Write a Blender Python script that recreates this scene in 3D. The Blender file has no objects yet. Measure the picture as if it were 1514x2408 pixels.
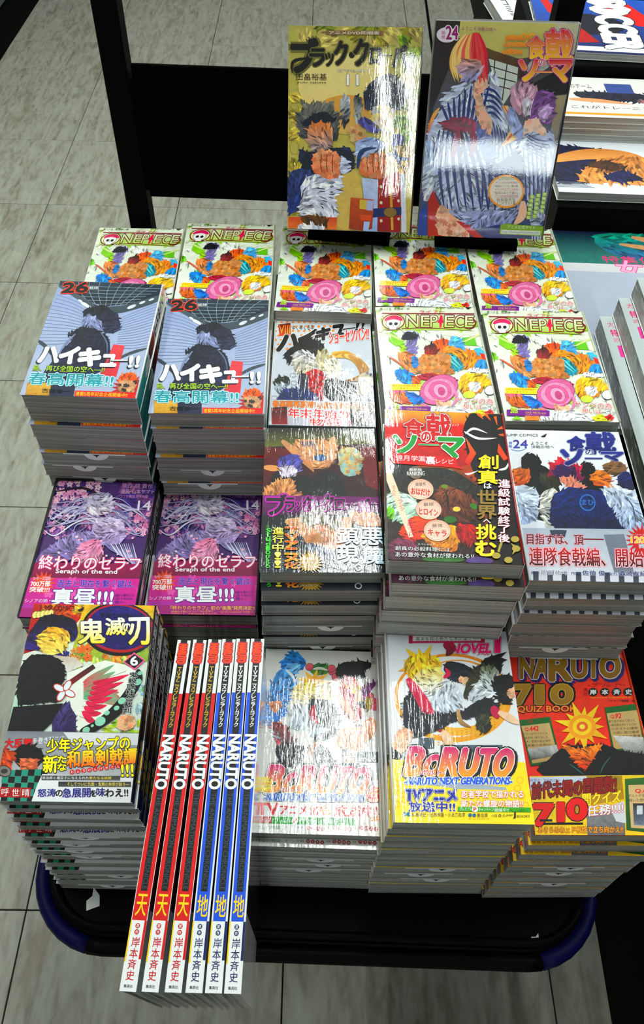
import bpy, math, random
from mathutils import Vector, Matrix, Euler
from mathutils.geometry import tessellate_polygon
R = math.radians
S = bpy.context.scene
Z0 = 1.545                      # camera height above the floor; the measured heights below are relative to the camera

# ------------------------------------------------------------------ camera
def make_camera():
    cd = bpy.data.cameras.new('camera'); co = bpy.data.objects.new('camera', cd)
    S.collection.objects.link(co)
    pitch, roll = 0.894056, 0.0371378
    cp, sp, cr, sr = math.cos(pitch), math.sin(pitch), math.cos(roll), math.sin(roll)
    fwd = Vector((0, cp, -sp)); up0 = Vector((0, sp, cp)); rt0 = Vector((1, 0, 0))
    rt = cr*rt0 + sr*up0; up = -sr*rt0 + cr*up0
    m = Matrix((rt, up, -fwd)).transposed().to_4x4(); m.translation = Vector((0, 0, Z0))
    co.matrix_world = m
    cd.sensor_fit = 'VERTICAL'; cd.sensor_height = 36.0; cd.sensor_width = 36.0*1514/2408
    cd.lens = 1902.6/2408*36.0; cd.clip_start = 0.02; cd.clip_end = 60
    S.camera = co
make_camera()

# ------------------------------------------------------------------ world, exposure, lamps
wd = bpy.data.worlds.new('world'); S.world = wd; wd.use_nodes = True
wd.node_tree.nodes['Background'].inputs[0].default_value = (0.75, 0.85, 1.0, 1)
wd.node_tree.nodes['Background'].inputs[1].default_value = 0.05
S.view_settings.view_transform = 'Standard'; S.view_settings.look = 'None'
S.view_settings.gamma = 1.0; S.view_settings.use_curve_mapping = False
S.view_settings.exposure = -0.4
S.cycles.use_denoising = True
S.cycles.max_bounces = 5; S.cycles.diffuse_bounces = 3; S.cycles.glossy_bounces = 3
S.cycles.sample_clamp_indirect = 6.0
TUBE = 10.5                      # watts of each tube's area light
CEIL = 2.65

def tube_light(parent, x, y, z, length, dim=1.0):
    ld = bpy.data.lights.new('tube_light', 'AREA'); ld.shape = 'RECTANGLE'
    ld.size = 0.03; ld.size_y = length; ld.energy = TUBE*length*dim; ld.color = (0.93, 1.0, 0.97)
    lo = bpy.data.objects.new('tube_light', ld); S.collection.objects.link(lo)
    lo.location = (x, y, z); lo.parent = parent

# ------------------------------------------------------------------ helpers
def link(o, parent=None):
    S.collection.objects.link(o)
    if parent: o.parent = parent
    return o
def empty(name, loc=(0, 0, 0), rot=(0, 0, 0)):
    o = bpy.data.objects.new(name, None); o.location = loc; o.rotation_euler = rot
    o.empty_display_size = .02
    return link(o)
def tag(o, label=None, cat=None, group=None, kind=None):
    if label: o['label'] = label
    if cat: o['category'] = cat
    if group: o['group'] = group
    if kind: o['kind'] = kind
    return o
def mesh_obj(name, me, mat=None, parent=None):
    if mat and not me.materials: me.materials.append(mat)
    return link(bpy.data.objects.new(name, me), parent)
def lin(c):
    return tuple((v/255/12.92 if v <= 10.3 else ((v/255+.055)/1.055)**2.4) for v in c[:3])
class MB:
    """collects boxes, tubes and sweeps into one mesh"""
    def __init__(s): s.v = []; s.f = []; s.sm = []
    def add(s, vs, fs, smooth=False):
        b = len(s.v); s.v += [tuple(v) for v in vs]
        s.f += [tuple(i+b for i in f) for f in fs]; s.sm += [smooth]*len(fs); return s
    def box(s, x0, x1, y0, y1, z0, z1, b=0.0):
        if b <= 0:
            vs = [(x, y, z) for z in (z0, z1) for y in (y0, y1) for x in (x0, x1)]
            return s.add(vs, [(0, 2, 3, 1), (4, 5, 7, 6), (0, 1, 5, 4), (2, 6, 7, 3), (0, 4, 6, 2), (1, 3, 7, 5)])
        vs = []
        for z, ins in ((z0, b), (z0+b, 0), (z1-b, 0), (z1, b)):
            X0, X1, Y0, Y1 = x0+ins, x1-ins, y0+ins, y1-ins; c = b*.6 if ins == 0 else 0
            vs += [(X0+c, Y0, z), (X1-c, Y0, z), (X1, Y0+c, z), (X1, Y1-c, z), (X1-c, Y1, z), (X0+c, Y1, z), (X0, Y1-c, z), (X0, Y0+c, z)]
        fs = [tuple(range(7, -1, -1)), tuple(range(24, 32))]
        for r in range(3):
            for k in range(8):
                a = r*8+k; c = r*8+(k+1) % 8; fs.append((a, c, c+8, a+8))
        return s.add(vs, fs)
    def prism(s, pts, z0, z1, bevel=0, smooth=False):
        n = len(pts)
        if bevel:
            cx = sum(p[0] for p in pts)/n; cy = sum(p[1] for p in pts)/n
            def ins(p):
                d = Vector((cx-p[0], cy-p[1])); d = d.normalized()*bevel if d.length else d
                return (p[0]+d.x, p[1]+d.y)
            rings = [([ins(p) for p in pts], z0), (pts, z0+bevel), (pts, z1-bevel), ([ins(p) for p in pts], z1)]
        else: rings = [(pts, z0), (pts, z1)]
        vs = [(p[0], p[1], z) for r, z in rings for p in r]
        fs = [tuple(range(n-1, -1, -1)), tuple(range((len(rings)-1)*n, len(rings)*n))]
        b = len(s.v); s.add(vs, fs, False)
        side = []
        for r in range(len(rings)-1):
            for k in range(n):
                side.append((b+r*n+k, b+r*n+(k+1) % n, b+(r+1)*n+(k+1) % n, b+(r+1)*n+k))
        s.f += side; s.sm += [smooth]*len(side); return s
    def tube(s, path, r, n=8, closed=False):
        P = [Vector(p) for p in path]; m = len(P); vs = []
        for i, p in enumerate(P):
            a = P[(i-1) % m] if closed or i > 0 else p; c = P[(i+1) % m] if closed or i < m-1 else p
            t = (c-a).normalized(); u = t.cross(Vector((0, 0, 1)))
            if u.length < 1e-3: u = Vector((1, 0, 0))
            u.normalize(); w = t.cross(u)
            rr = r[i] if isinstance(r, (list, tuple)) else r
            vs += [p+rr*(math.cos(6.2832*k/n)*u+math.sin(6.2832*k/n)*w) for k in range(n)]
        fs = []
        for i in range(m if closed else m-1):
            for k in range(n):
                a = i*n+k; b = i*n+(k+1) % n; j = ((i+1) % m)*n
                fs.append((a, b, j+(k+1) % n, j+k))
        b0 = len(s.v); s.add(vs, fs, True)
        if not closed:
            s.f += [tuple(b0+k for k in range(n-1, -1, -1)), tuple(b0+(m-1)*n+k for k in range(n))]; s.sm += [False]*2
        return s
    def mesh(s, name):
        me = bpy.data.meshes.new(name); me.from_pydata(s.v, [], s.f); me.update()
        me.polygons.foreach_set('use_smooth', s.sm); return me
    def build(s, name, mat, parent=None): return mesh_obj(name, s.mesh(name), mat, parent)
def rrect(x0, x1, y0, y1, r, n=8):
    pts = []
    for cx, cy, a0 in ((x1-r, y0+r, -90), (x1-r, y1-r, 0), (x0+r, y1-r, 90), (x0+r, y0+r, 180)):
        for k in range(n+1):
            a = R(a0+90*k/n); pts.append((cx+r*math.cos(a), cy+r*math.sin(a)))
    return pts

# ------------------------------------------------------------------ materials
def nmat(name):
    m = bpy.data.materials.new(name); m.use_nodes = True
    nt = m.node_tree; return m, nt, nt.nodes, nt.links, nt.nodes['Principled BSDF']
def simple(name, col, rough=.5, spec=.5, metal=0, coat=0, bump=0, bscale=200, var=.0):
    m, nt, N, L, b = nmat(name); c = lin(col)
    b.inputs['Base Color'].default_value = (*c, 1); b.inputs['Roughness'].default_value = rough
    b.inputs['Specular IOR Level'].default_value = spec; b.inputs['Metallic'].default_value = metal
    b.inputs['Coat Weight'].default_value = coat; b.inputs['Coat Roughness'].default_value = .05
    tc = N.new('ShaderNodeTexCoord'); nz = N.new('ShaderNodeTexNoise'); nz.inputs['Scale'].default_value = bscale
    L.new(tc.outputs['Object'], nz.inputs['Vector'])
    if var:
        mr = N.new('ShaderNodeMapRange'); mr.inputs[3].default_value = 1-var; mr.inputs[4].default_value = 1+var
        L.new(nz.outputs[0], mr.inputs[0]); mx = N.new('ShaderNodeVectorMath'); mx.operation = 'SCALE'
        mx.inputs[0].default_value = c; L.new(mr.outputs[0], mx.inputs[3]); L.new(mx.outputs[0], b.inputs['Base Color'])
    if bump:
        bp = N.new('ShaderNodeBump'); bp.inputs['Strength'].default_value = bump; bp.inputs['Distance'].default_value = .001
        L.new(nz.outputs[0], bp.inputs['Height']); L.new(bp.outputs[0], b.inputs['Normal'])
    return m
def film_normal(N, L, big, fine, wr, scale=1.0):
    """the crinkles of the clear shrink film, as a normal for the coat"""
    tc = N.new('ShaderNodeTexCoord'); oi = N.new('ShaderNodeObjectInfo')
    off = N.new('ShaderNodeVectorMath'); off.operation = 'SCALE'; L.new(oi.outputs['Location'], off.inputs[0]); off.inputs[3].default_value = 37
    ad = N.new('ShaderNodeVectorMath'); L.new(tc.outputs['Object'], ad.inputs[0]); L.new(off.outputs[0], ad.inputs[1])
    n1 = N.new('ShaderNodeTexNoise'); n1.inputs['Scale'].default_value = 14*scale; n1.inputs['Detail'].default_value = 1.5
    L.new(ad.outputs[0], n1.inputs['Vector'])
    mp = N.new('ShaderNodeMapping'); mp.inputs['Rotation'].default_value = (0, 0, .5); mp.inputs['Scale'].default_value = (330*scale, 45*scale, 100*scale)
    L.new(ad.outputs[0], mp.inputs[0])
    n2 = N.new('ShaderNodeTexNoise'); n2.inputs['Scale'].default_value = 1; n2.inputs['Detail'].default_value = 3; n2.inputs['Distortion'].default_value = .6
    L.new(mp.outputs[0], n2.inputs['Vector'])
    n3 = N.new('ShaderNodeTexNoise'); n3.inputs['Scale'].default_value = 900*scale; L.new(ad.outputs[0], n3.inputs['Vector'])
    b1 = N.new('ShaderNodeBump'); b1.inputs['Distance'].default_value = .004; b1.inputs['Strength'].default_value = big
    L.new(n1.outputs[0], b1.inputs['Height'])
    b2 = N.new('ShaderNodeBump'); b2.inputs['Distance'].default_value = .0012; b2.inputs['Strength'].default_value = wr
    L.new(n2.outputs[0], b2.inputs['Height']); L.new(b1.outputs[0], b2.inputs['Normal'])
    b3 = N.new('ShaderNodeBump'); b3.inputs['Distance'].default_value = .0003; b3.inputs['Strength'].default_value = fine
    L.new(n3.outputs[0], b3.inputs['Height']); L.new(b2.outputs[0], b3.inputs['Normal'])
    return b3
def print_mat(name, big=.25, fine=.2, wr=.12, crough=.06, coat=1.0, rough=.45):
    m, nt, N, L, b = nmat(name)
    at = N.new('ShaderNodeAttribute'); at.attribute_name = 'ink'; tc = N.new('ShaderNodeTexCoord')
    n1 = N.new('ShaderNodeTexNoise'); n1.inputs['Scale'].default_value = 70; n1.inputs['Detail'].default_value = 4; n1.inputs['Distortion'].default_value = 1.2
    L.new(tc.outputs['Object'], n1.inputs['Vector'])
    mr = N.new('ShaderNodeMapRange'); mr.inputs[1].default_value = .3; mr.inputs[2].default_value = .7; mr.inputs[3].default_value = .55; mr.inputs[4].default_value = 1.25
    L.new(n1.outputs[0], mr.inputs[0])
    # thin ink contours of the printed artwork
    n2 = N.new('ShaderNodeTexNoise'); n2.inputs['Scale'].default_value = 55; n2.inputs['Detail'].default_value = 1; n2.inputs['Distortion'].default_value = 2
    L.new(tc.outputs['Object'], n2.inputs['Vector'])
    m1 = N.new('ShaderNodeMath'); m1.operation = 'MULTIPLY'; m1.inputs[1].default_value = 7; L.new(n2.outputs[0], m1.inputs[0])
    m2 = N.new('ShaderNodeMath'); m2.operation = 'FRACT'; L.new(m1.outputs[0], m2.inputs[0])
    m3 = N.new('ShaderNodeMapRange'); m3.inputs[1].default_value = .0; m3.inputs[2].default_value = .09; m3.inputs[3].default_value = .35; m3.inputs[4].default_value = 1
    L.new(m2.outputs[0], m3.inputs[0])
    mm = N.new('ShaderNodeMath'); mm.operation = 'MULTIPLY'; L.new(mr.outputs[0], mm.inputs[0]); L.new(m3.outputs[0], mm.inputs[1])
    mix = N.new('ShaderNodeMix'); mix.data_type = 'FLOAT'; mix.inputs[2].default_value = 1
    L.new(at.outputs['Alpha'], mix.inputs[0]); L.new(mm.outputs[0], mix.inputs[3])
    sc = N.new('ShaderNodeVectorMath'); sc.operation = 'SCALE'; L.new(at.outputs['Color'], sc.inputs[0]); L.new(mix.outputs[0], sc.inputs[3])
    L.new(sc.outputs[0], b.inputs['Base Color'])
    b.inputs['Roughness'].default_value = rough; b.inputs['Specular IOR Level'].default_value = .25
    b.inputs['Coat Weight'].default_value = coat; b.inputs['Coat Roughness'].default_value = crough
    fn = film_normal(N, L, big, fine, wr); L.new(fn.outputs[0], b.inputs['Coat Normal'])
    return m
def page_mat(name, c1, c2, coat=.7):
    m, nt, N, L, b = nmat(name)
    tc = N.new('ShaderNodeTexCoord'); oi = N.new('ShaderNodeObjectInfo')
    mp = N.new('ShaderNodeMapping'); mp.inputs['Scale'].default_value = (6, 6, 1500)
    ad = N.new('ShaderNodeVectorMath'); L.new(tc.outputs['Object'], ad.inputs[0]); L.new(oi.outputs['Location'], ad.inputs[1])
    L.new(ad.outputs[0], mp.inputs[0]); nz = N.new('ShaderNodeTexNoise'); nz.inputs['Scale'].default_value = 1; nz.inputs['Detail'].default_value = 2
    L.new(mp.outputs[0], nz.inputs['Vector'])
    cr = N.new('ShaderNodeValToRGB'); cr.color_ramp.elements[0].position = .3; cr.color_ramp.elements[1].position = .7
    cr.color_ramp.elements[0].color = (*lin(c1), 1); cr.color_ramp.elements[1].color = (*lin(c2), 1)
    L.new(nz.outputs[0], cr.inputs[0]); L.new(cr.outputs[0], b.inputs['Base Color'])
    b.inputs['Roughness'].default_value = .8; b.inputs['Specular IOR Level'].default_value = .2
    b.inputs['Coat Weight'].default_value = 1; b.inputs['Coat Roughness'].default_value = .07
    fn = film_normal(N, L, .9, .3, 1.1, 1.3); L.new(fn.outputs[0], b.inputs['Coat Normal'])
    return m
M_PRINT = print_mat('printed_cover_in_film', big=.22, fine=.02, wr=.025, crough=.035)
M_PRINT_WR = print_mat('printed_cover_in_crinkled_film', big=.5, fine=.05, wr=.16, crough=.04)
M_PRINT_D = print_mat('printed_display_cover_in_film', big=.07, fine=.02, wr=.02, crough=.02)
M_SPINE = print_mat('printed_spine_in_film', big=.2, fine=.1, wr=.06, crough=.06)
M_MAG = print_mat('printed_magazine', big=.15, fine=.1, wr=.05, crough=.2, coat=.5)
M_PAGES = page_mat('page_edges', (98, 98, 92), (168, 170, 162))
M_PAGES_W = page_mat('page_edges_white', (126, 127, 120), (190, 193, 186))
M_SLIP = simple('sales_slip_paper', (228, 232, 228), .6, .3)
M_BLACK = simple('black_steel', (4, 4, 5), .5, .05, bump=.1, bscale=400)
M_PANEL = simple('black_panel', (3, 3, 3), .8, .02)
M_RUBBER = simple('dark_blue_bumper', (5, 6, 62), .5, .12, var=.1)
M_INK = simple('black_ink', (8, 8, 8), .6, .2)

# ------------------------------------------------------------------ flat print (lettering and colour fields) as thin coloured geometry
_gl = {}
def glyphs(s, off):
    k = (s, off)
    if k not in _gl:
        c = bpy.data.curves.new('lettering', 'FONT'); c.body = s; c.resolution_u = 3 if len(s) < 9 else 2; c.offset = off
        o = bpy.data.objects.new('lettering', c); S.collection.objects.link(o)
        dg = bpy.context.evaluated_depsgraph_get(); ev = o.evaluated_get(dg); m = ev.to_mesh(); m.calc_loop_triangles()
        vs = [(v.co.x, v.co.y) for v in m.vertices]; fs = [tuple(t.vertices) for t in m.loop_triangles]
        ev.to_mesh_clear(); bpy.data.objects.remove(o); bpy.data.curves.remove(c)
        _gl[k] = (vs, fs)
    return _gl[k]
def gbox(s):
    v, _ = glyphs(s, 0)
    if not v: return 0, 0, 1, 1
    return min(p[0] for p in v), min(p[1] for p in v), max(p[0] for p in v), max(p[1] for p in v)
def homog(Q, D):
    import numpy as np
    A = []; b = []
    for (x, y), (u, v) in zip(Q, D):
        A.append([x, y, 1, 0, 0, 0, -u*x, -u*y]); b.append(u)
        A.append([0, 0, 0, x, y, 1, -v*x, -v*y]); b.append(v)
    h = np.linalg.solve(np.array(A, float), np.array(b, float))
    return [float(q) for q in h]+[1.0]
def crom(pts, n=6, closed=True):
    m = len(pts); out = []
    for i in range(m if closed else m-1):
        g = lambda k: pts[k % m] if closed else pts[max(0, min(m-1, k))]
        p0, p1, p2, p3 = g(i-1), g(i), g(i+1), g(i+2)
        for k in range(n):
            t = k/n
            out.append(tuple(.5*(2*p1[d]+(p2[d]-p0[d])*t+(2*p0[d]-5*p1[d]+4*p2[d]-p3[d])*t*t+(3*p1[d]-p0[d]-3*p2[d]+p3[d])*t**3) for d in (0, 1)))
    if not closed: out.append(tuple(pts[-1]))
    return out
W0, K0 = (236, 238, 238), (6, 6, 8)
def inkc(c):
    """printing ink on gloss paper: a little deeper and more saturated than the swatch"""
    L = lin(c); g = .3*L[0]+.59*L[1]+.11*L[2]
    return tuple(max(0, (g+(v-g)*1.18))**1.12 for v in L)
class Print:
    """a printed sheet w x h metres; shapes are given in design units whose four corners are Q (TL, TR, BR, BL)"""
    DZ = 5e-6
    def __init__(s, w, h, Q, seed=1):
        s.w, s.h = w, h; s.Hm = homog(Q, [(-w/2, h/2), (w/2, h/2), (w/2, -h/2), (-w/2, -h/2)])
        s.U = abs(Q[1][0]-Q[0][0])/100; s.ph = seed*1.7; s.rnd = random.Random(seed); s.layers = []; s.z = 0; s.new()
    def new(s, lift=0): s.v = []; s.f = []; s.c = []; s.layers.append((s.v, s.f, s.c)); s.z += lift
    def m(s, x, y):
        H = s.Hm; d = H[6]*x+H[7]*y+1
        return (max(-s.w/2, min(s.w/2, (H[0]*x+H[1]*y+H[2])/d)), max(-s.h/2, min(s.h/2, (H[3]*x+H[4]*y+H[5])/d)))
    def put(s, pts, fs, c, c2=None, a=0, horiz=False):
        """pts in design units"""
        s.z += s.DZ; b = len(s.v); C1 = inkc(c); C2 = inkc(c2) if c2 else C1
        k = 0 if horiz else 1
        lo = min(p[k] for p in pts); hi = max(p[k] for p in pts); d = (hi-lo) or 1
        for p in pts:
            q = s.m(*p); t = (p[k]-lo)/d; s.v.append((q[0], q[1], s.z))
            s.c.append((*(C1[j]*(1-t)+C2[j]*t for j in range(3)), a))
        for f in fs:
            f = [i+b for i in f]; p, q, r = (s.v[f[0]], s.v[f[1]], s.v[f[2]])
            if (q[0]-p[0])*(r[1]-p[1])-(q[1]-p[1])*(r[0]-p[0]) < 0: f = f[::-1]
            s.f.append(tuple(f))
    def bg(s, c, c2=None, a=0):
        s.z += s.DZ; b = len(s.v); w, h = s.w/2, s.h/2; C = (inkc(c), inkc(c2 or c)); n = 6
        for j in range(n+1):
            for i in range(n+1):
                s.v.append((-w+2*w*i/n, h-2*h*j/n, s.z)); t = j/n
                s.c.append((*(C[0][k]*(1-t)+C[1][k]*t for k in range(3)), a))
        for j in range(n):
            for i in range(n):
                q = b+j*(n+1)+i; s.f.append((q, q+n+1, q+n+2, q+1))
    def poly(s, pts, c, c2=None, a=0, horiz=False):
        fs = tessellate_polygon([[Vector((p[0], p[1], 0)) for p in pts]])
        if fs: s.put(pts, [tuple(f) for f in fs], c, c2, a, horiz)
    def rect(s, x0, y0, x1, y1, c, c2=None, a=0, sk=0, horiz=False):
        s.poly([(x0, y0), (x1, y0+sk), (x1, y1+sk), (x0, y1)], c, c2, a, horiz)
    def blob(s, pts, c, c2=None, a=.6, ink=0, n=5, ic=(20, 18, 20)):
        if a >= .05: return s.dabs(crom(pts, 3), c, c2, a, ink)
        P = crom(pts, n)
        if ink:
            cx = sum(p[0] for p in P)/len(P); cy = sum(p[1] for p in P)/len(P); m = len(P); O = []
            ar = sum(P[i][0]*P[(i+1) % m][1]-P[(i+1) % m][0]*P[i][1] for i in range(m)); sg = 1 if ar > 0 else -1
            for i in range(m):
                dx = P[(i+1) % m][0]-P[i-1][0]; dy = P[(i+1) % m][1]-P[i-1][1]; l = math.hypot(dx, dy) or 1
                O.append((P[i][0]+sg*dy/l*ink, P[i][1]-sg*dx/l*ink))
            s.poly(O, ic)
        s.poly(P, c, c2, a)
    def dabs(s, P, c, c2, a, ink):
        """a loose field of brush dabs filling an outline"""
        U = s.U; m = len(P); rd = s.rnd; c2 = c2 or c
        x0 = min(p[0] for p in P); x1 = max(p[0] for p in P); y0 = min(p[1] for p in P); y1 = max(p[1] for p in P)
        def inside(x, y):
            r = False; j = m-1
            for i in range(m):
                (xi, yi), (xj, yj) = P[i], P[j]
                if (yi > y) != (yj > y) and x < (xj-xi)*(y-yi)/(yj-yi)+xi: r = not r
                j = i
            return r
        W = [(p[0]+rd.uniform(-1, 1)*U, p[1]+rd.uniform(-1, 1)*U) for p in P]; s.poly(W, c, c2, a)
        if c[0] > 200 and 150 < c[1] < 228 and 110 < c[2] < 216 and c[0]-c[2] > 30:  # peach fields become blossoms
            q = 2.6*U; y = y0+q*.5
            while y < y1:
                x = x0+q*rd.random()
                while x < x1:
                    px, py = x+rd.uniform(-.5, .5)*q, y+rd.uniform(-.5, .5)*q
                    if inside(px, py):
                        k = rd.choice((.82, .92, 1, 1.05)); col = tuple(min(250, v*k) for v in rd.choice((c, c2, (c[0], c[1]*.85, c[2]*.85)))); ph = rd.random()*72; r = q*rd.uniform(.7, 1.1)
                        for j in range(5):
                            t = R(ph+72*j); s.ell(px+r*.5*math.cos(t), py+r*.45*math.sin(t), r*.42, r*.3, col, None, .1, ph+72*j, 7); s.z -= s.DZ*.93
                        s.ell(px, py, r*.13, r*.11, tuple(v*.72 for v in c), None, 0, 0, 5); s.z -= s.DZ*.9
                    x += q*1.5
                y += q*1.2
            return
        dx, dy = 3.3*U, 2.1*U; y = y0
        while y < y1:
            x = x0+rd.random()*dx
            while x < x1:
                px, py = x+rd.uniform(-1, 1)*U, y+rd.uniform(-1, 1)*U
                if inside(px, py):
                    t = (py-y0)/((y1-y0) or 1); k = rd.choice((.62, .8, .92, 1, 1.08, 1.2)); L = rd.uniform(2.2, 4.4)*U; w = rd.uniform(.5, 1.1)*U
                    an = 1.1*math.sin(px/U*.07+s.ph)+1.3*math.sin(py/U*.06+2*s.ph)+.5*rd.uniform(-1, 1)
                    ca, sa = math.cos(an), math.sin(an); col = tuple(min(250, (c[q]*(1-t)+c2[q]*t)*k+(6 if k > 1 else 0)) for q in (0, 1, 2))
                    if ink and rd.random() < .10: col = (24, 22, 26); w *= .4
                    V = [(px+L*u*ca-w*v*sa, py+L*u*sa+w*v*ca) for u, v in ((-1, 0), (-.4, -1), (.4, -.9), (1, 0), (.4, .9), (-.4, 1))]
                    s.put(V, [(0, 1, 2, 3, 4, 5)], col, None, a*.4)
                    s.z -= s.DZ*.97
                x += dx
            y += dy
    def ell(s, cx, cy, rx, ry, c, c2=None, a=0, rot=0, n=20, ink=0, ic=K0):
        if ink: s.ell(cx, cy, rx+ink, ry+ink, ic, None, 0, rot, n)
        ca, sa = math.cos(R(rot)), math.sin(R(rot)); P = []
        for k in range(n):
            u = rx*math.cos(6.2832*k/n); v = ry*math.sin(6.2832*k/n); P.append((cx+u*ca-v*sa, cy+u*sa+v*ca))
        s.put(P, [tuple(range(n))], c, c2, a)
    def ring(s, cx, cy, rx, ry, w, c, n=28):
        P = []
        for k in range(n):
            t = 6.2832*k/n
            P += [(cx+rx*math.cos(t), cy+ry*math.sin(t)), (cx+(rx-w)*math.cos(t), cy+(ry-w)*math.sin(t))]
        s.put(P, [(2*k, 2*k+1, (2*k+3) % (2*n), (2*k+2) % (2*n)) for k in range(n)], c)
    def burst(s, cx, cy, r1, r2, n, c, c2=None, ry=1.0):
        P = [(cx+(r2 if k % 2 == 0 else r1)*math.cos(math.pi*k/n), cy+ry*(r2 if k % 2 == 0 else r1)*math.sin(math.pi*k/n)) for k in range(2*n)]
        s.poly(P, c, c2)
    def lock(s, pts, w, c, c2=None, a=.3, n=6):
        P = crom(pts, n, False); m = len(P); V = []
        for i, p in enumerate(P):
            q0 = P[max(0, i-1)]; q1 = P[min(m-1, i+1)]; dx, dy = q1[0]-q0[0], q1[1]-q0[1]; l = math.hypot(dx, dy) or 1
            t = i/(m-1); ww = w*(math.sin(math.pi*(.12+.88*t)) if not isinstance(w, tuple) else 1)
            if isinstance(w, tuple): ww = w[0]*(1-t)+w[1]*t
            V += [(p[0]-dy/l*ww/2, p[1]+dx/l*ww/2), (p[0]+dy/l*ww/2, p[1]-dx/l*ww/2)]
        s.put(V, [(2*i, 2*i+1, 2*i+3, 2*i+2) for i in range(m-1)], c, c2, a)
    def spat(s, x0, y0, x1, y1, n, r0, r1, cols, a=.5):
        for _ in range(n):
            x = s.rnd.uniform(x0, x1); y = s.rnd.uniform(y0, y1); r = s.rnd.uniform(r0, r1); k = 7; ph = s.rnd.random()*6
            s.blob([(x+r*s.rnd.uniform(.6, 1.2)*math.cos(6.2832*j/k+ph), y+r*s.rnd.uniform(.5, 1)*math.sin(6.2832*j/k+ph)) for j in range(k)], s.rnd.choice(cols), None, a, 0, 3)
    def petals(s, x0, y0, x1, y1, n, r, cols, heart=None):
        for _ in range(n):
            x = s.rnd.uniform(x0, x1); y = s.rnd.uniform(y0, y1); rr = r*s.rnd.uniform(.6, 1.2); ph = s.rnd.random()*72
            c = s.rnd.choice(cols)
            for k in range(5):
                t = R(ph+72*k); s.ell(x+rr*.6*math.cos(t), y+rr*.5*math.sin(t), rr*.5, rr*.33, c, None, .25, ph+72*k, 8); s.z -= s.DZ*.9
            if heart: s.ell(x, y, rr*.2, rr*.16, heart, None, 0, 0, 6); s.z -= s.DZ*.5
    def _t(s, st, x0, y0, x1, y1, c, c2, off, sk, it):
        bx = gbox(st); vs, fs = glyphs(st, 0)
        if not vs: return
        w = (bx[2]-bx[0]) or 1; h = (bx[3]-bx[1]) or 1; P = []
        if st in 'ー一-―' or st == '...': bx = (bx[0], bx[1]-.3, bx[2], bx[3]+.3); h = bx[3]-bx[1]
        for x, y in vs:
            u = (x-bx[0])/w; t = 1-(y-bx[1])/h
            P.append((x0+(x1-x0)*u+it*(1-t), y0+(y1-y0)*t+sk*u))
        s.swell(P, fs, c, c2, off*min(y1-y0, 1.3*(x1-x0)/max(1, len(st)*.8)), st)
    def swell(s, P, fs, c, c2, r, st):
        """lettering fattened by r: copies pushed out in all directions"""
        fat = max(map(ord, st)) > 0x3400
        if fat: r *= .6
        if r < .12*s.U: s.put(P, fs, c, c2); return
        n = 8 if r > .5*s.U else 4; z0 = s.z
        for k in range(n):
            dx, dy = r*math.cos(6.2832*k/n+.4), r*math.sin(6.2832*k/n+.4)
            s.put([(x+dx, y+dy) for x, y in P], fs, c, c2); s.z -= s.DZ*.82
        s.put(P, fs, c, c2)
    def txt(s, st, x0, y0, x1, y1, c=K0, c2=None, b=.02, o=(), sk=0, it=0, sh=None):
        if sh: s._t(st, x0+sh[0], y0+sh[1], x1+sh[0], y1+sh[1], sh[2], None, max([b]+[w for w, _ in o]), sk, it)
        for w, oc in o: s._t(st, x0, y0, x1, y1, oc, None, w, sk, it)
        s._t(st, x0, y0, x1, y1, c, c2, b, sk, it)
    def rtxt(s, st, x0, y0, x1, y1, c=K0, c2=None, b=.02, o=()):
        """lettering turned a quarter turn, running down the sheet"""
        bx = gbox(st); w = (bx[2]-bx[0]) or 1; h = (bx[3]-bx[1]) or 1
        for off, cc in list(o)+[(b, None)]:
            vs, fs = glyphs(st, 0)
            s.swell([(x0+(x1-x0)*(y-bx[1])/h, y0+(y1-y0)*(x-bx[0])/w) for x, y in vs], fs, cc or c, None if cc else c2, off*abs(x1-x0), st)
    def vtxt(s, st, x0, y0, x1, y1, c=K0, c2=None, b=.02, o=(), lean=0, gap=.06):
        n = len(st); h = (y1-y0)/n
        for pas in list(o)+[(b, None)]:
            for i, ch in enumerate(st):
                if ch == ' ': continue
                dx = lean*i/n; g = h*gap
                if ch in 'ー―': # a long mark stands upright in vertical lines
                    if pas[1] is None: s.rect((x0+x1)/2-.06*(x1-x0)+dx, y0+h*i+g, (x0+x1)/2+.06*(x1-x0)+dx, y0+h*(i+1)-g, c)
                    continue
                m = .22*(x1-x0) if ch in 'っょゃゅッョャ。、!' else 0
                xa, xb = x0+m+dx, x1-m*(0 if ch not in '!' else 1)+dx
                s._t(ch, xa, y0+h*i+g, xb, y0+h*(i+1)-g, pas[1] or c, None if pas[1] else c2, pas[0], 0, 0)
    def meshes(s, name, sheet=W0, thick=.0005, bandname='paper_band'):
        out = []
        for i, (v, f, c) in enumerate(s.layers):
            v = list(v); f = list(f); c = list(c)
            if i == 0:  # the sheet itself
                b = len(v); w, h = s.w/2, s.h/2; L = lin(sheet)
                v += [(x, y, z) for z in (-thick, 0) for y in (-h, h) for x in (-w, w)]; c += [(*L, 0)]*8
                f += [tuple(b+k for k in q) for q in ((0, 2, 3, 1), (0, 1, 5, 4), (2, 6, 7, 3), (0, 4, 6, 2), (1, 3, 7, 5))]
            me = bpy.data.meshes.new(name if i == 0 else bandname); me.from_pydata(v, [], f); me.update()
            at = me.color_attributes.new('ink', 'FLOAT_COLOR', 'POINT'); at.data.foreach_set('color', [q for k in c for q in k])
            out.append(me)
        return out

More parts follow.
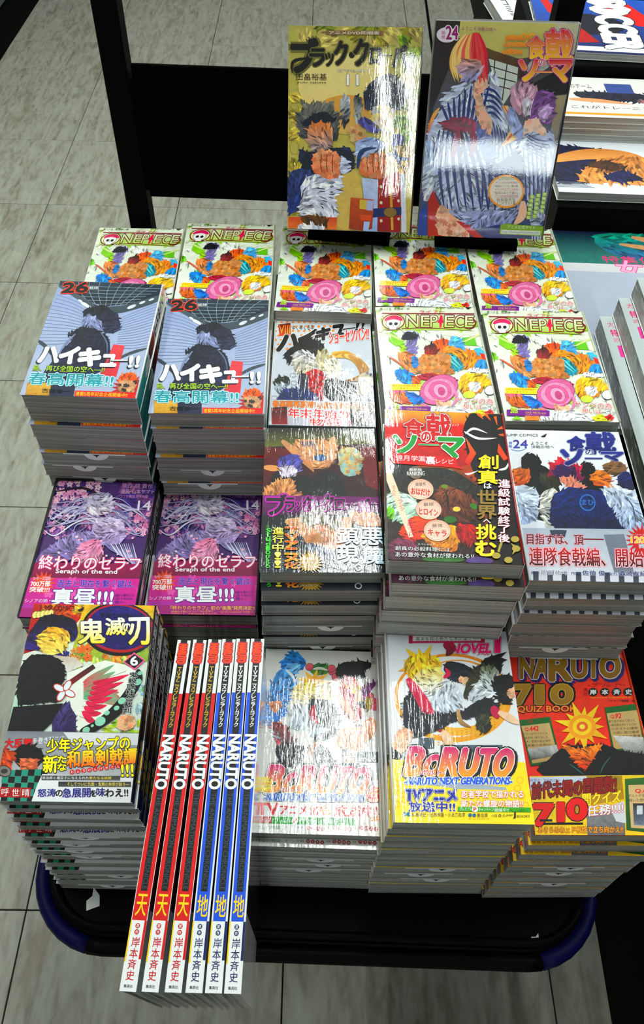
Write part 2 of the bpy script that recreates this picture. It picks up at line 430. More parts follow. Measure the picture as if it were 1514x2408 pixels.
# ------------------------------------------------------------------ cover designs (plain colour fields in place of the drawn figures; lettering kept)
SKIN, INKY = (226, 176, 140), (22, 24, 34)
def cover_sea():
    P = Print(.113, .175, [(195, 800), (1010, 800), (1320, 1700), (372, 1710)], 3)
    P.bg((228, 236, 214), (232, 236, 226), .25)
    G = [(150, 205, 40), (176, 220, 70), (205, 232, 150), (120, 190, 30)]
    P.spat(190, 800, 1040, 1000, 16, 14, 44, G); P.spat(250, 1000, 1150, 1320, 30, 15, 45, G+[(236, 240, 228)]*4); P.spat(380, 1400, 1300, 1690, 22, 14, 34, [(205, 228, 150), (238, 240, 232), (190, 215, 120)])
    for i in range(10):
        x = 270+i*78; P.lock([(x, 1010+20*(i % 3)), (x+30, 1030), (x+75, 1005+15*(i % 2))], 7, (236, 240, 226))
    P.poly([(330, 1010), (350, 1000), (470, 1095), (400, 1120), (330, 1075)], (132, 198, 30), (150, 210, 60), .2)
    P.poly([(930, 1045), (1032, 1038), (1062, 1112), (960, 1108)], (120, 196, 22), None, .2)
    P.lock([(300, 1005), (420, 1060), (520, 1085)], 16, (214, 232, 160)); P.lock([(930, 1090), (1050, 1030), (1160, 1000)], 14, (226, 238, 170))
    P.txt('巻八十五', 235, 806, 330, 828, K0); P.txt('尾田栄一郎', 350, 806, 480, 826, K0)
    P.txt('JUMP COMICS', 690, 798, 915, 818, K0, b=.01); P.poly([(925, 800), (985, 797), (955, 818)], K0)
    P.txt('ライアー', 560, 826, 770, 850, (224, 20, 110), b=.04)
    P.rect(250, 848, 1010, 856, (150, 40, 60)); P.rect(270, 868, 1000, 985, (214, 226, 176), (176, 214, 96), .2); P.lock([(300, 990), (600, 970), (1050, 992)], 9, (120, 50, 44))
    RD = (116, 22, 30)
    for x, ch, w in ((465, 'N', 100), (585, 'E', 70), (662, 'P', 60), (778, 'E', 76), (862, 'C', 74), (945, 'E', 70)):
        P.txt(ch, x, 868, x+w, 962, (222, 232, 206), (188, 222, 120), b=.0, o=((.09, RD),), it=-8)
    P.poly([(735, 866), (752, 866), (758, 900), (768, 925), (755, 930), (752, 968), (738, 968), (733, 930), (716, 925), (726, 900)], (226, 12, 92))
    P.lock([(1000, 885), (1030, 930), (990, 975), (930, 965)], 14, RD)
    for t in (-1, 1): P.lock([(355-100*t, 868), (355, 930), (355+95*t, 1000)], 18, (206, 200, 180)); P.ell(355+96*t, 995, 14, 11, (214, 208, 190))
    P.ell(355, 922, 96, 66, RD); P.ell(355, 922, 86, 58, (226, 230, 186)); P.ell(355, 932, 58, 44, (240, 240, 236), None, 0, 0, 18, 4)
    P.ell(335, 938, 15, 13, K0); P.ell(378, 938, 15, 13, K0); P.poly([(353, 948), (361, 948), (357, 958)], K0)
    P.poly(crom([(285, 915), (300, 885), (357, 868), (415, 885), (428, 915), (357, 902)], 4), (196, 24, 84), (226, 60, 120)); P.rect(330, 966, 384, 984, (236, 236, 232))
    # colour masses where the drawing is
    P.blob([(610, 1010), (690, 992), (765, 1015), (750, 1060), (680, 1075), (600, 1050)], (240, 244, 232), None, .3, 5, ic=(176, 206, 120))
    P.blob([(448, 1035), (470, 1000), (540, 1002), (580, 1045), (560, 1120), (580, 1175), (490, 1170), (480, 1090)], (150, 140, 190), (120, 110, 168), .8, 4)
    P.blob([(444, 1040), (460, 1010), (520, 1012), (570, 1035), (540, 1065), (470, 1070)], INKY, None, .3)
    P.blob([(700, 1090), (760, 1062), (850, 1070), (960, 1130), (1080, 1170), (1150, 1230), (1060, 1235), (930, 1200), (820, 1190), (740, 1150)], (240, 96, 40), (240, 150, 40), .8, 5)
    P.blob([(830, 1075), (850, 1040), (910, 1045), (950, 1100), (960, 1150), (890, 1130), (820, 1105)], (110, 190, 232), (80, 160, 220), .5, 4)
    P.blob([(790, 1130), (860, 1120), (960, 1160), (1080, 1235), (1060, 1290), (960, 1300), (880, 1230), (800, 1180)], (244, 168, 50), (216, 140, 40), .9, 4)
    P.blob([(790, 1190), (850, 1180), (930, 1220), (970, 1290), (900, 1320), (830, 1290), (800, 1240)], (30, 170, 180), (20, 130, 150), .8, 4)
    P.lock([(810, 1200), (860, 1240), (940, 1300)], 14, (130, 214, 214)); P.lock([(850, 1190), (900, 1240), (955, 1290)], 10, (130, 214, 214))
    P.blob([(1040, 1140), (1080, 1135), (1130, 1180), (1080, 1190)], (90, 190, 226), None, .5, 3); P.blob([(1090, 1230), (1180, 1250), (1170, 1290), (1060, 1310)], (60, 150, 220), None, .7, 3)
    P.poly([(1090, 1170), (1150, 1185), (1170, 1235), (1110, 1215)], (236, 70, 40), None, .3)
    P.blob([(620, 1190), (680, 1165), (770, 1165), (850, 1200), (860, 1290), (900, 1340), (760, 1365), (640, 1350), (600, 1280)], (222, 168, 116), (206, 130, 60), .9, 4)
    P.blob([(640, 1120), (690, 1100), (735, 1120), (740, 1170), (690, 1190), (640, 1170)], (70, 40, 40), (176, 60, 60), .6, 4)
    P.blob([(420, 1190), (490, 1170), (570, 1210), (600, 1270), (640, 1330), (560, 1350), (470, 1290)], (226, 130, 80), (222, 168, 116), .9, 4)
    P.lock([(330, 1200), (420, 1250), (500, 1310)], 14, (214, 110, 80)); P.blob([(540, 1210), (580, 1220), (590, 1280), (550, 1290)], (60, 140, 210), None, .6)
    P.blob([(405, 1330), (470, 1315), (560, 1350), (600, 1400), (560, 1440), (450, 1400)], (40, 130, 214), (70, 160, 226), .8, 4)
    P.blob([(560, 1370), (620, 1380), (610, 1440), (560, 1430)], (226, 110, 60), None, .7, 3)
    P.blob([(600, 1360), (740, 1350), (900, 1390), (940, 1400), (840, 1420), (660, 1400)], (166, 26, 60), None, .5, 3)
    for k, (r, c) in enumerate(((1, (226, 120, 168)), (.82, (240, 156, 192)), (.62, (222, 110, 158)), (.42, (244, 170, 200)), (.22, (206, 90, 140)))):
        P.ell(785+6*k, 1480+3*k, 158*r, 120*r, c, None, .75, -20+20*k, 24, 4 if k == 0 else 2, (130, 40, 84))
    P.lock([(640, 1540), (660, 1600), (720, 1620)], 30, (226, 120, 168)); P.lock([(920, 1480), (940, 1560), (900, 1620)], 26, (232, 140, 180))
    P.blob([(770, 1560), (840, 1590), (890, 1570), (890, 1640), (830, 1700), (770, 1690), (780, 1620)], (240, 196, 160), (236, 214, 196), .6, 3)
    P.blob([(950, 1400), (1000, 1345), (1110, 1340), (1200, 1400), (1240, 1450), (1170, 1440), (1120, 1500), (1010, 1520), (960, 1480)], (246, 214, 60), (236, 150, 30), .8, 4)
    P.blob([(1010, 1330), (1040, 1290), (1130, 1310), (1180, 1330), (1100, 1335)], (240, 242, 242), None, .3, 4); P.blob([(1040, 1420), (1100, 1410), (1130, 1460), (1080, 1490), (1030, 1470)], (238, 240, 244), None, .4, 3)
    P.ell(1210, 1480, 44, 38, (240, 242, 240), None, .4, 0, 16, 3); P.ell(1040, 1520, 50, 30, (214, 234, 110), None, .5)
    P.blob([(375, 1500), (440, 1485), (520, 1500), (600, 1540), (560, 1600), (430, 1580)], (236, 140, 60), (206, 96, 40), .9, 4); P.blob([(372, 1500), (400, 1482), (500, 1486), (480, 1510)], (230, 110, 130), None, .6, 3)
    P.blob([(520, 1500), (620, 1520), (680, 1590), (600, 1600), (540, 1560)], (30, 120, 210), None, .7, 3)
    P.blob([(700, 1640), (900, 1620), (1060, 1640), (1080, 1705), (700, 1705)], (240, 242, 244), None, .3, 4); P.blob([(1080, 1690), (1130, 1650), (1200, 1665), (1240, 1690), (1180, 1708)], (226, 230, 60), None, .6, 3); P.blob([(1190, 1665), (1230, 1650), (1260, 1680), (1220, 1695)], (214, 50, 30), None, .4)
    P.rect(372, 1437, 632, 1487, (250, 226, 20)); P.txt('20周年SP人気投票開催中!!', 376, 1441, 628, 1460, (220, 40, 20), b=.03); P.txt('←この帯をチェック!', 384, 1463, 620, 1482, (40, 90, 30), b=.02)
    P.rect(380, 1622, 735, 1672, (120, 30, 140)); P.txt('20th', 410, 1610, 470, 1650, (190, 230, 30), b=.05, o=((.12, K0),)); P.txt('20周年企画始動中!', 500, 1605, 690, 1624, (236, 200, 40)); P.txt('ONE PIECE.com', 535, 1636, 705, 1652, (240, 190, 60)); P.txt('公式サイトTwitter', 535, 1656, 700, 1668, (236, 160, 60))
    P.poly([(415, 1705), (460, 1675), (520, 1705)], (150, 205, 40)); P.rect(530, 1672, 650, 1708, (236, 150, 80), None, .8)
    P.txt('サンジの為', 940, 1540, 1245, 1592, (216, 30, 30), b=.03, o=((.08, W0),), sk=12); P.txt('想いは', 1000, 1600, 1160, 1642, (216, 40, 60), b=.03, o=((.08, W0),)); P.txt('一つッ!', 1160, 1612, 1290, 1652, K0, b=.03, o=((.08, W0),))
    return P
def cover_arena():
    P = Print(.113, .175, [(640, 612), (1395, 660), (1352, 1500), (497, 1480)], 4)
    P.bg((150, 164, 196), (176, 186, 206), .15)
    P.poly([(640, 612), (1395, 655), (1392, 740), (1180, 800), (1000, 815), (900, 780), (760, 700), (640, 640)], (44, 60, 74), (24, 34, 44), .15)
    for k in range(9): P.lock([(700+80*k, 615+5*k), (740+66*k, 700), (880+33*k, 812)], (3, 3), (150, 170, 180), None, 0, 3)
    for k in range(6): P.lock([(680+28*k, 640+30*k), (1000, 668+26*k), (1390-34*k, 690+19*k)], (3, 3), (140, 160, 172), None, 0, 3)
    P.poly(crom([(640, 640), (760, 700), (900, 780), (1000, 815), (1180, 800), (1392, 735), (1392, 780), (1200, 850), (1080, 870), (960, 860), (800, 760), (640, 660)], 3), (90, 102, 110), (60, 72, 80), .3)
    for x, y, r in ((860, 800, 22), (1200, 820, 20), (900, 820, 16), (1270, 790, 14), (820, 770, 12), (1330, 770, 12)): P.ell(x, y, r*1.6, r*.6, (220, 226, 230), None, .6, 30 if x < 1000 else -22)
    for k in range(15): P.lock([(640-9*k, 720+27*k), (760-3*k, 760+24*k), (890-3*k, 830+18*k)], (2, 2), (96, 116, 160), None, 0, 2); P.lock([(1140, 900+16*k), (1260, 850+20*k), (1378, 800+22*k)], (2, 2), (96, 116, 160), None, 0, 2)
    P.lock([(540, 1060), (620, 1110), (700, 1200)], 26, (60, 70, 80)); P.lock([(1360, 1130), (1240, 1170), (1100, 1250)], 22, (70, 80, 90))
    # dark flowing mass
    P.blob([(860, 850), (930, 815), (1030, 822), (1110, 880), (1140, 960), (1120, 1010), (1040, 1010), (960, 960), (880, 900)], (24, 26, 36), (50, 56, 86), .6, 4)
    P.blob([(860, 900), (920, 880), (1000, 930), (1010, 1000), (930, 1010), (870, 960)], (150, 160, 196), (120, 126, 160), .3, 3)
    P.blob([(770, 1030), (870, 970), (1000, 1000), (1080, 1060), (1100, 1160), (1060, 1300), (860, 1360), (640, 1380), (700, 1220), (820, 1060)], (26, 30, 44), (40, 50, 84), .8, 4)
    P.lock([(830, 1020), (760, 1110), (730, 1200)], 16, (130, 140, 170)); P.lock([(1010, 1010), (1070, 1090), (1090, 1200)], 9, (110, 120, 150))
    P.poly([(1120, 1100), (1200, 1110), (1180, 1350), (1060, 1330)], (222, 84, 88), (206, 70, 80), .6)
    P.rect(540, 1390, 720, 1486, (216, 176, 96), (196, 150, 70), .8); P.rect(720, 1400, 900, 1490, (36, 44, 70), None, .6); P.poly([(900, 1440), (1080, 1330), (1330, 1360), (1350, 1500), (900, 1490)], (170, 180, 200), None, .2)
    P.txt('26', 668, 632, 855, 706, K0, b=.07, o=((.16, (236, 84, 34)),), it=6); P.txt('戦線', 868, 664, 935, 684, W0, b=.05, o=((.15, K0),)); P.txt('JUMP COMICS', 1100, 655, 1300, 680, K0, b=.01, sk=8)
    for c, x0, y0, x1, y1 in (('ハ', 590, 1122, 735, 1232), ('イ', 745, 1125, 880, 1240), ('キ', 890, 1135, 1040, 1258), ('ュ', 1055, 1180, 1160, 1262), ('ー', 1130, 1205, 1250, 1235), ('!!', 1255, 1190, 1325, 1270)):
        P.txt(c, x0, y0, x1, y1, (244, 244, 240), b=.09, sh=(-8, 7, (30, 40, 50)), o=((.11, (60, 70, 80)),))
    P.txt('烏、再び全国の空へ―!!', 560, 1255, 1090, 1300, (196, 220, 40), b=.03, o=((.08, (50, 100, 60)),), sk=14)
    P.txt('春高開幕!!', 545, 1312, 1165, 1402, (10, 140, 150), (20, 160, 170), b=.045, o=((.13, (150, 220, 226)), (.095, (232, 248, 248))), sk=16)
    P.txt('古舘春一', 660, 1432, 870, 1464, K0, b=.03, sk=6)
    P.burst(1275, 1420, 70, 112, 22, (186, 14, 30)); P.blob([(1200, 1360), (1230, 1320), (1290, 1315), (1330, 1345), (1330, 1390), (1260, 1400)], (244, 106, 34), None, .5, 3); P.blob([(1215, 1375), (1320, 1380), (1320, 1460), (1230, 1460)], (230, 180, 140), (40, 40, 40), .7, 3)
    P.rect(905, 1447, 1340, 1488, (214, 30, 20), None, 0, 10); P.txt('連載5周年記念企画開催中!!', 912, 1453, 1285, 1484, (250, 214, 30), b=.04, sk=8)
    return P
def cover_blossom():
    P = Print(.113, .175, [(885, 98), (1455, 105), (1410, 910), (767, 893)], 5)
    P.bg((96, 62, 130), (60, 40, 84), .5)
    P.spat(890, 110, 1440, 420, 40, 20, 60, [(130, 84, 150), (84, 60, 140), (60, 46, 110), (196, 130, 176)])
    P.petals(880, 110, 1120, 240, 60, 17, [(236, 180, 206), (222, 150, 190), (240, 206, 220)], (150, 50, 100)); P.petals(1230, 290, 1440, 420, 36, 17, [(236, 180, 206), (206, 130, 170)], (150, 50, 100)); P.petals(850, 250, 1000, 440, 30, 15, [(190, 130, 176), (226, 170, 200)], (120, 50, 100))
    P.lock([(900, 170), (1040, 150), (1180, 210), (1300, 190)], 14, (40, 26, 50)); P.lock([(880, 390), (960, 330), (1080, 300)], 10, (40, 26, 50))
    L = [(206, 200, 226), (176, 170, 206), (150, 146, 190), (226, 222, 238), (120, 116, 166)]
    for k in range(60):
        a = k/59; r = P.rnd.uniform; y0 = r(190, 330); x0 = r(1040, 1220); sd = -1 if k % 2 else 1
        P.lock([(x0, y0), (x0+sd*r(50, 90), y0+r(-10, 50)), (x0+sd*r(120, 180), y0+r(20, 110)), (x0+sd*r(190, 260), y0+r(-10, 120))], r(4, 11), P.rnd.choice(L))
    P.blob([(1080, 200), (1140, 172), (1200, 200), (1215, 260), (1190, 300), (1090, 300), (1065, 250)], (196, 192, 222), (222, 206, 220), .5, 3)
    P.blob([(1130, 340), (1230, 320), (1290, 380), (1290, 460), (1200, 480), (1120, 450)], (214, 200, 226), (170, 150, 200), .6, 3)
    P.blob([(960, 440), (1090, 400), (1140, 450), (1060, 540), (880, 600), (830, 560)], (160, 146, 190), (110, 96, 150), .6, 3); P.blob([(1060, 480), (1150, 450), (1190, 520), (1150, 590), (1040, 570)], (236, 140, 176), (226, 170, 196), .5, 3)
    for k in range(14): P.lock([(1190+12*k, 470), (1260+10*k, 520+6*k), (1390, 540+8*k)], 8, P.rnd.choice(L))
    P.petals(850, 430, 1420, 600, 16, 9, [(250, 190, 214), (246, 214, 230)])
    P.poly([(825, 580), (1430, 590), (1420, 700), (800, 690)], (150, 40, 90), (120, 20, 70), .3)
    P.txt('原作 鏡 貴也', 1250, 122, 1420, 150, (226, 170, 214)); P.txt('漫画 山本ヤマト', 1248, 156, 1432, 182, (236, 190, 226)); P.txt('コンテ構成 降矢大輔', 1246, 188, 1400, 208, (216, 150, 206))
    P.txt('14', 1350, 222, 1422, 278, (236, 226, 240), b=.02, o=((.05, (130, 90, 160)),))
    P.txt('終わりのセラフ', 850, 540, 1400, 620, W0, b=.02, o=((.10, (222, 70, 130)),), sk=8); P.txt('Seraph of the end', 946, 618, 1280, 650, W0, b=.03, o=((.1, (150, 20, 80)),), sk=3)
    P.new(.0002)
    P.rect(780, 668, 1440, 920, (206, 60, 150), (190, 50, 150), .2, 8)
    P.petals(900, 680, 1420, 900, 26, 24, [(226, 110, 180), (216, 90, 168)]); P.rect(760, 820, 1440, 850, (176, 60, 160), None, .2, 4)
    P.burst(885, 700, 40, 72, 14, (226, 90, 60)); P.txt('シリーズ累計', 830, 664, 925, 684, (190, 20, 60), b=.03, o=((.1, (250, 210, 220)),)); P.txt('700万部', 820, 688, 925, 720, W0, b=.05, o=((.16, (226, 50, 40)),)); P.txt('突破!!!', 818, 722, 925, 752, W0, b=.05, o=((.16, (226, 50, 40)),))
    P.txt('過去と現在を繋ぐ鍵は、', 962, 680, 1385, 724, (60, 50, 160), b=.03, o=((.09, (216, 150, 220)),), sk=4)
    P.txt('真昼!!!', 945, 732, 1275, 826, W0, b=.05, o=((.13, (96, 30, 140)),), sk=3); P.txt('シノアの姉・', 800, 790, 938, 812, (240, 226, 250)); P.vtxt('全ての事件', 1290, 764, 1310, 820, (96, 30, 140)); P.txt('全ての事件には', 1282, 762, 1390, 778, (96, 30, 140)); P.txt('いつも彼女の', 1282, 782, 1385, 796, (96, 30, 140)); P.txt('存在が―', 1282, 802, 1350, 818, (96, 30, 140))
    P.rect(775, 842, 1420, 912, (160, 30, 120), None, 0, 8); P.txt('『終わりのセラフ』初の"画集"発売決定!!', 918, 846, 1395, 870, (240, 206, 60), b=.03, sk=8); P.txt('詳細は今後のジャンプSQ.本誌と', 922, 875, 1160, 888, (226, 170, 90)); P.txt('公式サイト、公式Twitterをチェック!', 922, 890, 1180, 902, (226, 170, 90)); P.txt('公式Twitter http://', 1200, 878, 1390, 900, (226, 130, 90))
    # black frame of the cover
    for q in (((885, 98), (1455, 105), (1453, 118), (895, 111)), ((885, 98), (900, 98), (780, 893), (767, 893)), ((1440, 105), (1455, 105), (1412, 910), (1398, 905))): P.poly(list(q), (10, 8, 14))
    return P
def cover_demon():
    P = Print(.113, .175, [(120, 95), (1265, 100), (1340, 1622), (45, 1642)], 6)
    P.bg((70, 20, 20), (16, 18, 24), .4)
    P.poly([(120, 95), (1265, 100), (1270, 260), (110, 300)], (30, 30, 26), (112, 112, 60), .4)
    P.poly([(110, 300), (420, 330), (300, 820), (85, 800)], (110, 26, 24), (60, 14, 16), .6); P.poly([(1100, 290), (1270, 300), (1290, 760), (1150, 700)], (120, 30, 34), None, .6)
    P.txt('HN ブラック', 925, 118, 1210, 160, W0, b=.03)
    P.blob([(420, 240), (560, 215), (740, 225), (860, 280), (840, 430), (760, 520), (600, 520), (480, 420)], (196, 140, 100), (206, 150, 110), .8, 6)
    for k in range(5): P.lock([(500+30*k, 235), (520+24*k, 300)], 16, (40, 70, 110))
    P.ell(690, 415, 60, 34, (40, 90, 140), None, .5, 0, 16, 4)
    P.lock([(290, 230), (400, 330), (560, 480), (620, 570)], 78, (214, 160, 120), (190, 130, 90), .6); P.lock([(830, 190), (800, 340), (770, 520)], 92, (226, 176, 136), (200, 140, 100), .6)
    P.lock([(100, 520), (200, 530), (330, 540)], 66, (220, 160, 110), None, .6)
    P.blob([(250, 440), (330, 390), (450, 395), (500, 450), (480, 560), (420, 520), (300, 500), (250, 520)], (70, 70, 150), (110, 106, 180), .9, 5)
    P.blob([(270, 520), (360, 500), (440, 540), (430, 640), (340, 650), (270, 600)], (200, 190, 206), None, .5, 4)
    P.blob([(180, 660), (240, 560), (300, 640), (460, 600), (560, 640), (600, 780), (430, 900), (180, 780)], (14, 16, 20), (20, 24, 30), .5, 4)
    P.blob([(240, 660), (360, 640), (430, 700), (500, 780), (420, 850), (230, 840), (110, 860), (90, 790)], (216, 156, 110), (186, 120, 80), .7, 4)
    P.blob([(590, 620), (700, 560), (850, 580), (930, 680), (940, 820), (800, 860), (620, 800), (440, 760), (470, 660)], (8, 12, 14), (14, 22, 26), .4)
    P.blob([(880, 330), (1000, 310), (1100, 360), (1120, 500), (1040, 600), (900, 560)], (206, 190, 130), (150, 190, 190), .6, 4)
    P.poly([(85, 820), (1290, 830), (1290, 1010), (80, 1040)], (120, 14, 110), (60, 6, 60), .5)
    P.poly([(60, 1040), (1310, 1000), (1340, 1622), (45, 1642)], (8, 10, 16), (20, 28, 44), .4)
    P.blob([(320, 1100), (440, 1060), (700, 1080), (900, 1060), (1010, 1080), (900, 1330), (760, 1400), (560, 1330), (480, 1240)], (206, 160, 120), (180, 120, 80), .8, 5)
    P.blob([(480, 1040), (620, 980), (820, 1000), (900, 1100), (840, 1180), (700, 1120), (560, 1150)], (84, 80, 66), (130, 124, 100), .7, 5); P.blob([(980, 1010), (1150, 980), (1290, 1040), (1290, 1140), (1080, 1130)], (216, 160, 120), None, .8, 4)
    P.blob([(560, 1340), (800, 1400), (860, 1440), (1100, 1460), (1150, 1560), (900, 1600), (650, 1540), (560, 1420)], (30, 50, 84), (16, 22, 34), .8, 4)
    PU = (200, 40, 180)
    for c, x0, y0, x1, y1 in (('ブ', 130, 820, 340, 1030), ('ラ', 320, 850, 420, 990), ('ッ', 420, 890, 490, 980), ('ク', 505, 835, 610, 980), ('・', 635, 890, 690, 930), ('ク', 700, 815, 820, 980), ('ロ', 830, 860, 930, 960), ('ー', 940, 890, 1060, 930), ('バ', 1075, 850, 1190, 985), ('ー', 1190, 890, 1280, 920)):
        P.txt(c, x0, y0, x1, y1, (16, 4, 16), b=.05, o=((.14, (150, 20, 140)), (.1, PU)))
    P.txt('何でも無い', 525, 995, 880, 1028, W0, b=.02, o=((.1, (150, 20, 120)),)); P.txt('11', 640, 1035, 762, 1120, W0, b=.03, o=((.08, (150, 20, 120)),))
    P.new(.0001)
    P.vtxt('進行中!!', 185, 1160, 298, 1600, (240, 236, 150), (250, 230, 20), b=.04, lean=-8); P.vtxt('TVアニメ化', 318, 1160, 452, 1605, (250, 60, 20), (250, 160, 20), b=.06, o=((.1, (250, 220, 60)),), lean=-14); P.vtxt('Studioぴえろ', 118, 1180, 166, 1600, (80, 200, 60), b=.05, lean=-14)
    P.vtxt('制作は', 122, 1150, 150, 1178, (110, 200, 90)); P.burst(565, 1535, 90, 150, 22, (176, 140, 60), ry=.9)
    P.txt('最新情報は', 462, 1482, 630, 1512, W0, b=.02); P.txt('週刊少年', 478, 1522, 610, 1552, W0, b=.02); P.txt('ジャンプにて!!', 448, 1564, 640, 1592, W0, b=.02)
    P.vtxt('悪魔', 1105, 1150, 1325, 1550, (226, 244, 250), (200, 226, 240), b=.035, lean=10); P.vtxt('顕現', 850, 1155, 1060, 1540, (226, 244, 250), (200, 226, 240), b=.035); P.ring(1060, 1580, 36, 32, 9, (226, 240, 246))
    return P
def cover_recipe():
    P = Print(.113, .175, [(95, 100), (1190, 105), (1395, 1530), (100, 1500)], 7)
    P.bg((226, 96, 24), (30, 16, 14), .5)
    P.poly([(95, 100), (1190, 105), (1200, 200), (95, 220)], (244, 170, 30), (236, 110, 30), .5); P.poly([(95, 220), (900, 220), (950, 560), (700, 640), (100, 560)], (222, 60, 24), (176, 24, 20), .7)
    P.blob([(820, 280), (900, 110), (1000, 130), (1190, 110), (1240, 400), (1330, 900), (1395, 1530), (1150, 1530), (1000, 900), (900, 600)], (8, 8, 10), (14, 10, 10), .2)
    for a, b in (((960, 110), (1010, 160)), ((1030, 110), (1080, 170)), ((1120, 130), (1140, 210)), ((1190, 230), (1140, 250)), ((1200, 300), (1150, 300))): P.lock([a, b], (30, 2), (240, 110, 30))
    P.poly([(840, 330), (940, 480), (870, 600), (830, 560), (880, 470)], (236, 120, 60), (216, 40, 24), .5); P.poly([(1150, 380), (1240, 520), (1200, 540), (1140, 460)], (236, 90, 40), None, .4)
    for q in ([(830, 280), (960, 340), (1140, 330)], [(620, 600), (820, 680), (960, 640)], [(1150, 630), (1220, 610), (1250, 540)], [(840, 300), (920, 250), (1050, 290)]): P.lock(q, 22, (240, 240, 236))
    # the dish photographed on the cover
    P.blob([(110, 640), (500, 620), (900, 720), (1000, 900), (980, 1400), (600, 1500), (110, 1500)], (40, 44, 40), (50, 26, 20), .7); P.lock([(380, 620), (700, 620), (960, 790)], 40, (150, 80, 40), (110, 60, 30))
    P.blob([(560, 900), (590, 800), (660, 790), (830, 860), (940, 950), (930, 1080), (820, 1130), (650, 1100), (560, 1010)], (140, 80, 54), (84, 40, 28), 1, 5)
    P.lock([(650, 850), (670, 940), (660, 1010)], 20, (30, 16, 12)); P.ell(750, 1010, 36, 24, (236, 206, 110), None, .5); P.ell(640, 800, 30, 20, (110, 140, 50), None, .6); P.ell(910, 980, 34, 26, (60, 130, 40), None, .6, 40); P.ell(690, 1110, 60, 34, (50, 110, 40), None, .8)
    P.blob([(100, 900), (180, 860), (330, 900), (400, 1000), (380, 1120), (240, 1160), (110, 1060)], (206, 226, 214), (170, 206, 180), .6, 3); P.blob([(110, 1000), (170, 1040), (140, 1120), (105, 1090)], (120, 190, 60), None, .6)
    P.blob([(230, 1200), (360, 1090), (540, 1090), (560, 1160), (440, 1290), (280, 1340)], (236, 96, 30), (206, 60, 20), .8, 3); P.blob([(420, 1290), (560, 1180), (740, 1180), (780, 1280), (740, 1400), (600, 1400)], (236, 176, 70), (206, 120, 40), .9, 4)
    P.blob([(740, 1180), (860, 1150), (950, 1200), (920, 1320), (800, 1330)], (200, 40, 24), (140, 20, 14), .8, 3); P.blob([(110, 1380), (200, 1300), (330, 1320), (420, 1420), (300, 1500), (110, 1500)], (140, 60, 90), (60, 30, 50), .8); P.ell(620, 1490, 200, 30, (60, 110, 50), None, .8); P.ell(960, 1500, 130, 40, (90, 70, 130), None, .8)
    P.poly([(100, 560), (200, 820), (340, 1280), (300, 1290), (100, 760)], (236, 214, 190), None, .3)
    P.vtxt('主人公', 150, 800, 185, 900, (200, 30, 40)); P.vtxt('ランク', 205, 930, 250, 1040, (200, 30, 40), lean=20); P.vtxt('激闘ベスト', 285, 1120, 330, 1280, (220, 60, 110), lean=20)
    P.txt('週刊少年ジャンプ', 600, 215, 780, 238, W0)
    for c, x0, y0, x1, y1 in (('食', 270, 180, 450, 350), ('戟', 480, 130, 700, 370)): P.txt(c, x0, y0, x1, y1, (196, 20, 34), b=.06, o=((.14, (40, 20, 20)), (.1, W0)))
    for c, x0, y0, x1, y1 in (('ソ', 170, 340, 380, 500), ('ー', 405, 395, 590, 440), ('マ', 590, 350, 820, 530)): P.txt(c, x0, y0, x1, y1, (20, 150, 70), b=.07, o=((.12, W0),))
    P.txt('の', 430, 300, 515, 390, (200, 20, 34), b=.05, o=((.12, W0),))
    P.poly([(130, 545), (230, 500), (750, 530), (760, 600), (820, 640), (700, 620), (170, 600)], (206, 24, 40)); P.txt('遠月学園', 190, 520, 460, 570, W0, b=.03, sk=4); P.txt('裏', 468, 525, 555, 598, W0, b=.05); P.txt('レシピ', 562, 545, 725, 588, W0, b=.03)
    P.ell(370, 680, 66, 60, (120, 110, 100), None, .3); P.txt('最新版', 310, 640, 430, 665, W0); P.txt('RANKING', 290, 672, 455, 710, W0, b=.02, sk=-6)
    for x, y, rx, t1, t2, c in ((415, 835, 118, '最優秀', 'おはだけ', (206, 20, 40)), (487, 1022, 118, '最嫁', 'ヒロイン', (206, 20, 40)), (565, 1220, 124, '最強', 'キャラ', (206, 20, 40))):
        P.ell(x, y, rx, rx*.8, (226, 190, 170), (236, 214, 200), .15, 0, 26, 4, (170, 120, 90)); P.ring(x, y, rx-10, rx*.8-10, 3, (190, 140, 110)); P.txt(t1, x-48, y-62, x+48, y-28, K0, b=.02, sk=-6); P.txt(t2, x-88, y-14, x+86, y+48, c, b=.03, sk=14)
    P.txt('スペシャリテ', 380, 1345, 540, 1362, W0); P.txt('創真の必殺料理には', 170, 1372, 680, 1412, W0, b=.03, o=((.08, K0),), sk=10); P.txt('あの意外な食材が使われる!?', 170, 1428, 908, 1476, W0, b=.03, o=((.08, K0),), sk=6)
    Y = (250, 220, 10)
    P.vtxt('創真', 960, 490, 1145, 775, Y, b=.05, o=((.1, K0),), lean=-10); P.txt('は', 1010, 765, 1080, 812, W0, b=.04, o=((.12, K0),)); P.vtxt('世界', 945, 820, 1130, 1110, (150, 124, 66), b=.05, o=((.1, K0),), lean=-8); P.txt('へ', 1000, 1105, 1070, 1140, W0, b=.04); P.vtxt('挑む', 930, 1145, 1120, 1460, Y, b=.05, o=((.1, K0),), lean=-8)
    P.vtxt('進級試験終了後', 1145, 720, 1255, 1325, W0, b=.04, o=((.12, (150, 20, 60)),), lean=-8)
    for x, y in ((1300, 1290), (1120, 1450), (1235, 1490), (1310, 1380)): P.ell(x, y, 40, 30, (176, 160, 90))
    P.poly([(1150, 1340), (1190, 1300), (1150, 1420), (1130, 1410)], (176, 160, 90)); P.poly([(1260, 1330), (1350, 1370), (1270, 1440), (1290, 1380)], (176, 160, 90))
    return P
